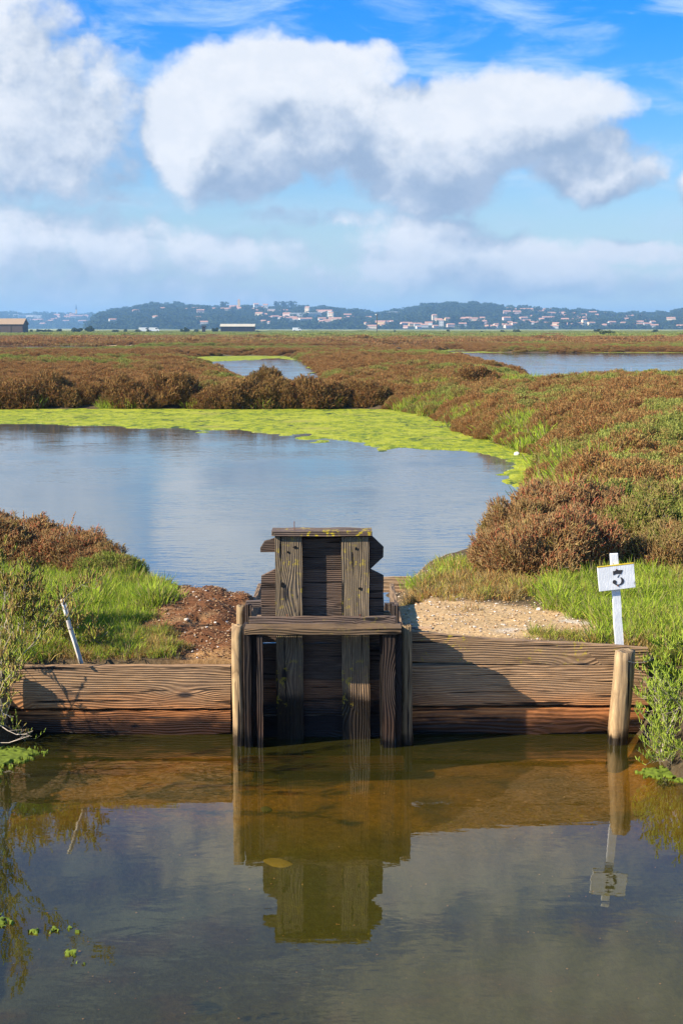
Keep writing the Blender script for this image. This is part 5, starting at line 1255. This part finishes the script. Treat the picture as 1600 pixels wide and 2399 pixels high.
# ------------------------------------------------------------------ barns, hut, pole, vans
m_tin = mat_simple('pale_roof_sheets', (.50, .45, .33), .8, .25, 1.2); m_dkw = mat_simple('dark_tarred_boards', (.022, .022, .028), .9, .4, 2.); m_brw = mat_simple('brown_barn_boards', (.10, .065, .045), .9, .3, 2.); m_tiles = mat_simple('weathered_tiles', (.36, .25, .15), .9, .3, 2.)
def barn(pl, pr, ptop, peave, pbase, Y, wallm, roofm, depth, name, label):
    x0 = PY(pl, pbase, Y).x; x1 = PY(pr, pbase, Y).x; ze = PY(pl, peave, Y).z; zt = PY(pl, ptop, Y+depth/2).z; zb = .2
    w = x1-x0; root = empty(name, ((x0+x1)/2, Y+depth/2, zb)); tag(root, label, 'barn')
    bm = bmesh.new(); h = ze-zb; bmesh.ops.create_cube(bm, size=1, matrix=Matrix.Translation((0, 0, h/2)) @ Matrix.Diagonal((w-.6, depth-.6, h, 1)))
    for s in (-1, 1):
        vs = [bm.verts.new(v) for v in ((s*(w-.6)/2, -(depth-.6)/2, h), (s*(w-.6)/2, (depth-.6)/2, h), (s*(w-.6)/2, 0, zt-zb-.06))]; bm.faces.new(vs)
    me = bpy.data.meshes.new('wall'); bm.to_mesh(me); bm.free(); link_mesh('wall', me, wallm, root)
    bm = bmesh.new()
    for s in (-1, 1):
        P = [(-w/2, s*depth/2, h-.05), (w/2, s*depth/2, h-.05), (w/2, 0, zt-zb), (-w/2, 0, zt-zb)]
        lo = [bm.verts.new(p) for p in P]; hi = [bm.verts.new((p[0], p[1], p[2]+.08)) for p in P]; bm.faces.new(lo); bm.faces.new(hi[::-1])
        for i in range(4): bm.faces.new((lo[i], lo[(i+1) % 4], hi[(i+1) % 4], hi[i]))
    bmesh.ops.recalc_face_normals(bm, faces=bm.faces)
    me = bpy.data.meshes.new('roof'); bm.to_mesh(me); bm.free(); link_mesh('roof', me, roofm, root)
    n = max(2, int(w/3.6)); bm = bmesh.new()
    for i in range(n+1):
        bmesh.ops.create_cube(bm, size=1, matrix=Matrix.Translation((-(w-.8)/2+(w-.8)*i/n, -(depth-.6)/2-.05, h/2)) @ Matrix.Diagonal((.14, .1, h, 1)))
    me = bpy.data.meshes.new('wall_posts'); bm.to_mesh(me); bm.free(); link_mesh('wall_posts', me, m_brw, root)
    return root
barn(515.5, 597.5, 759.3, 764.8, 773, 600, m_dkw, m_tin, 7, 'long_shed', 'long low dark shed with pale tin roof standing alone on the plain')
barn(-60, 56, 746.6, 759.6, 773, 480, m_brw, m_tiles, 9, 'barn', 'brown barn with weathered tile roof cut by the left edge')
barn(472, 483, 763.0, 765.5, 773, 560, m_dkw, m_dkw, 2.2, 'hut', 'small black hut on the plain between the dark trees')
pole = empty('utility_pole', (PY(883, 772, 520).x, 520, .2)); tag(pole, 'lone dark utility pole with a lamp head on the plain', 'utility pole')
zt = PY(883, 735, 520).z
beam('pole', (pole.location.x, 520, .1), (pole.location.x, 520, zt), .30, .30, M_BARK, pole, up=(0, 1, 0))
bm = bmesh.new(); bmesh.ops.create_uvsphere(bm, u_segments=12, v_segments=8, radius=.30, matrix=Matrix.Translation((-.3, 0, zt-.2-.35)) @ Matrix.Diagonal((1.1, 1, .8, 1)))
me = bpy.data.meshes.new('lamp_head'); bm.to_mesh(me); bm.free(); link_mesh('lamp_head', me, WALLM['white'], pole)
beam('crossarm', (pole.location.x-.7, 520, zt-.15), (pole.location.x+.5, 520, zt-.15), .12, .12, M_BARK, pole)
m_vw = mat_simple('white_van_paint', (.80, .80, .80), .35, .03); m_tyre = mat_simple('tyre', (.02, .02, .02), .9, .1)
def van(a, b, Y, label):
    p = PY(a, b, Y); root = empty('van', (p.x, Y, .25), .1); tag(root, label, 'van', 'white vans parked on the plain')
    prof = [(-2.4, .35), (2.4, .35), (2.4, 1.0), (1.75, 1.25), (1.2, 1.95), (-2.4, 2.0)]
    bm = bmesh.new(); f = [bm.verts.new((x_, -.9, z_)) for x_, z_ in prof]; g_ = [bm.verts.new((x_, .9, z_)) for x_, z_ in prof]; bm.faces.new(f); bm.faces.new(g_[::-1])
    for i in range(6): bm.faces.new((f[(i+1) % 6], f[i], g_[i], g_[(i+1) % 6]))
    bmesh.ops.bevel(bm, geom=bm.edges[:], offset=.08, segments=2, affect='EDGES'); bmesh.ops.recalc_face_normals(bm, faces=bm.faces)
    me = bpy.data.meshes.new('body'); bm.to_mesh(me); bm.free(); link_mesh('body', me, m_vw, root)
    bm = bmesh.new(); bmesh.ops.create_cube(bm, size=1, matrix=Matrix.Translation((1.0, 0, 1.5)) @ Matrix.Diagonal((.9, 1.83, .5, 1))); me = bpy.data.meshes.new('window'); bm.to_mesh(me); bm.free(); link_mesh('window', me, GLASSM, root)
    for wx in (-1.5, 1.5):
        for wy in (-.85, .85):
            bm = bmesh.new(); bmesh.ops.create_cone(bm, cap_ends=True, segments=14, radius1=.36, radius2=.36, depth=.22, matrix=Matrix.Translation((wx, wy, .36)) @ Matrix.Rotation(R(90), 4, 'X'))
            me = bpy.data.meshes.new('wheel'); bm.to_mesh(me); bm.free(); link_mesh('wheel', me, m_tyre, root)
van(339, 771, 640, 'left one of two white vans parked in front of the left hill'); van(362, 771, 660, 'right one of two white vans parked in front of the left hill'); van(696, 771.5, 800, 'single white van right of the long shed')

# ------------------------------------------------------------------ light and sky
sun_dir = Vector((-1, -.34, .62)).normalized()                      # towards the sun
sd = bpy.data.lights.new('sun', 'SUN'); sd.energy = 5.0; sd.angle = R(.53); sd.color = (1., .89, .72)
so = bpy.data.objects.new('sun', sd); COL.objects.link(so); so.rotation_euler = (-sun_dir).to_track_quat('-Z', 'Y').to_euler(); so.location = (-20, -10, 30)
w = bpy.data.worlds.new('World'); sc.world = w; w.use_nodes = True; w.node_tree.nodes.clear(); nt = NT(w.node_tree)
elev = math.asin(sun_dir.z); rot = math.atan2(sun_dir.x, sun_dir.y)
sky = nt.node('ShaderNodeTexSky', sky_type='NISHITA', sun_disc=False, sun_elevation=elev, sun_rotation=rot, altitude=10, air_density=1., dust_density=.6, ozone_density=2.2)
SKYS = .069
d = nt.n.new('ShaderNodeTexCoord').outputs['Generated']
X, Y, Z = nt.sep(d)[0:3]
az = nt.math('ARCTAN2', X, Y); el = nt.math('ARCSINE', nt.math('MAXIMUM', nt.math('MINIMUM', Z, 1.), -1.))
K = F/1000.
U = nt.math('ADD', nt.math('MULTIPLY', az, K), .8); V = nt.math('MULTIPLY', el, K)      # kilopixel units: U = picture x, V = height over horizon
P0 = nt.comb(U, V, 0.)
# cloud puffs: (x, height above horizon, rx, ry, strength) in thousandths of the picture
def v_(py): return (768.5-py)/1000.
PUFF = [(.47, v_(325), .15, .18, 1.25), (.62, v_(225), .25, .12, 1.2), (.56, v_(350), .22, .15, 1.2), (.80, v_(190), .19, .075, .8), (.76, v_(300), .22, .15, 1.2),
        (.98, v_(350), .24, .16, 1.2), (1.18, v_(300), .27, .12, 1.2), (1.02, v_(460), .15, .095, .9), (1.32, v_(270), .19, .075, .85), (1.36, v_(400), .15, .11, .95), (1.46, v_(420), .11, .06, .7), (1.28, v_(360), .2, .06, .7),
        (.10, v_(310), .34, .24, .82), (.04, v_(120), .24, .18, .72), (.20, v_(210), .18, .14, .7), (.27, v_(420), .17, .08, .6),
        (.16, v_(600), .45, .12, .72), (.5, v_(600), .34, .09, .66), (.05, v_(560), .24, .09, .75), (.72, v_(665), .6, .06, .5), (1.0, v_(605), .21, .12, .85), (1.2, v_(635), .28, .10, .8), (1.45, v_(595), .24, .05, .68), (1.35, v_(665), .5, .06, .58), (.75, v_(520), .35, .03, .5), (.3, v_(480), .4, .03, .5), (1.62, v_(455), .08, .06, .7), (.3, v_(690), .7, .06, .6)]
OUT = [(.9, v_(-420), .75, .24, .75), (1.35, v_(-800), .8, .3, .8), (1.7, v_(-250), .3, .2, .6), (.0, v_(-500), .3, .14, .35), (-.9, v_(250), .5, .25, .7), (2.5, v_(300), .5, .2, .7), (4.5, v_(250), .9, .25, .7), (-4., v_(250), 1.0, .25, .7)]
ng = bpy.data.node_groups.new('cloud_density', 'ShaderNodeTree')
ng.interface.new_socket('P', in_out='INPUT', socket_type='NodeSocketVector'); ng.interface.new_socket('D', in_out='OUTPUT', socket_type='NodeSocketFloat')
G = NT(ng); gi = G.n.new('NodeGroupInput'); go = G.n.new('NodeGroupOutput'); Pn = gi.outputs[0]
w1 = G.noise(Pn, 4.2, 2, .5, out=1); w2 = G.noise(Pn, 13., 3, .6, out=1)
Pw = G.vmath('ADD', Pn, G.vmath('SCALE', G.vmath('SUBTRACT', w1, (.5, .5, .5)), .06)); Pw = G.vmath('ADD', Pw, G.vmath('SCALE', G.vmath('SUBTRACT', w2, (.5, .5, .5)), .05))
acc = None
for cx_, cy_, rx, ry, s in PUFF+OUT:
    q = G.vmath('DIVIDE', G.vmath('SUBTRACT', Pw, (cx_, cy_, 0)), (rx*1.12, ry*1.12, 1.)); q = G.vmath('MULTIPLY', q, (1, 1, 0))
    m = G.math('MULTIPLY', G.mr(G.vmath('LENGTH', q), 1.25, .25), s)
    acc = m if acc is None else G.math('SMOOTH_MAX', acc, m, .12)
fine = G.noise(G.vmath('MULTIPLY', Pn, (1, 1.35, 1)), 7.5, 8, .58, .3)
vo = G.node('ShaderNodeTexVoronoi', feature='SMOOTH_F1', voronoi_dimensions='2D'); G.put(vo.inputs['Vector'], Pw); vo.inputs['Scale'].default_value = 13.; vo.inputs['Detail'].default_value = 3.; vo.inputs['Roughness'].default_value = .55; vo.inputs['Smoothness'].default_value = .6
acc = G.math('ADD', acc, G.math('MULTIPLY', G.math('SUBTRACT', .42, vo.outputs['Distance']), .20))
dd = G.math('ADD', acc, G.math('MULTIPLY', G.math('SUBTRACT', fine, .5), .55))
G.l.new(dd, go.inputs[0])
def dens(vec):
    n = nt.node('ShaderNodeGroup'); n.node_tree = ng; nt.put(n.inputs[0], vec); return n.outputs[0]
D0 = dens(P0); D1 = dens(nt.vmath('ADD', P0, (-.085, .085, 0)))
mask = nt.mr(D0, .22, .66)
wisp = nt.noise(nt.mapping(P0, rot=(0, 0, R(-14)), scale=(1., 3.6, 1)), 3.2, 7, .6, .5)
wm = nt.math('MULTIPLY', nt.mr(wisp, .44, .74), nt.mr(V, .12, .5, .6, .8))
shade = nt.math('SUBTRACT', D0, D1)                                 # positive where the side towards the sun is thinner
lit = nt.mr(shade, -.36, .36)
thick = nt.mr(D0, .75, 1.25)
det = nt.noise(nt.vmath('MULTIPLY', P0, (1, 1.3, 1)), 11., 6, .6)
S = 10.
cw = tuple(v*S for v in (.60, .62, .66)); cg = tuple(v*S for v in (.235, .31, .43)); cs = tuple(v*S for v in (.42, .48, .58))
cc = nt.mix(lit, cg, cw); cc = nt.mix(nt.math('MULTIPLY', nt.mr(det, .4, .65, .6, 0.), .45), cc, cs)
lowf = nt.mr(V, .05, .24, 1., 0.)
cc = nt.mix(nt.math('MULTIPLY', lowf, .45), cc, tuple(v*S for v in (.29, .37, .46)))
tintc = nt.mix(nt.mr(V, .05, .75), (.86, .98, 1.04), (.06, .66, 1.42))
skyc = nt.mix(1., sky.outputs[0], tintc, 'MULTIPLY')
skyc = nt.mix(wm, skyc, tuple(v*S for v in (.36, .50, .64)))
skyc = nt.mix(nt.mr(V, .02, .46, .72, 0.), skyc, tuple(v*S for v in (.36, .46, .55)))
colr_w = nt.mix(mask, skyc, cc)
bg = nt.node('ShaderNodeBackground'); bg.inputs[1].default_value = SKYS; nt.put(bg.inputs[0], colr_w)
ow = nt.n.new('ShaderNodeOutputWorld'); nt.l.new(bg.outputs[0], ow.inputs[0])
w.cycles.sampling_method = 'MANUAL'; w.cycles.sample_map_resolution = 512

# haze
bm = bmesh.new(); bmesh.ops.create_cube(bm, size=1); me = bpy.data.meshes.new('haze'); bm.to_mesh(me); bm.free()
mh_ = bpy.data.materials.new('haze'); mh_.use_nodes = True; mh_.node_tree.nodes.clear(); nh = NT(mh_.node_tree)
pv = nh.node('ShaderNodeVolumePrincipled'); pv.inputs['Color'].default_value = (.33, .62, .95, 1); pv.inputs['Density'].default_value = .00027; pv.inputs['Anisotropy'].default_value = .1
oh = nh.n.new('ShaderNodeOutputMaterial'); nh.l.new(pv.outputs[0], oh.inputs['Volume'])
hz = link_mesh('haze', me, mh_); hz.scale = (14400, 9800, 76); hz.location = (0, 4500, 38-3.0); tag(hz, None, None, None, 'stuff')

vs = sc.view_settings; vs.view_transform = 'Standard'; vs.look = 'None'; vs.exposure = 1.15; vs.gamma = 1.
sc.render.engine = 'CYCLES'
sc.cycles.transparent_max_bounces = 24; sc.cycles.max_bounces = 8; sc.cycles.volume_bounces = 0
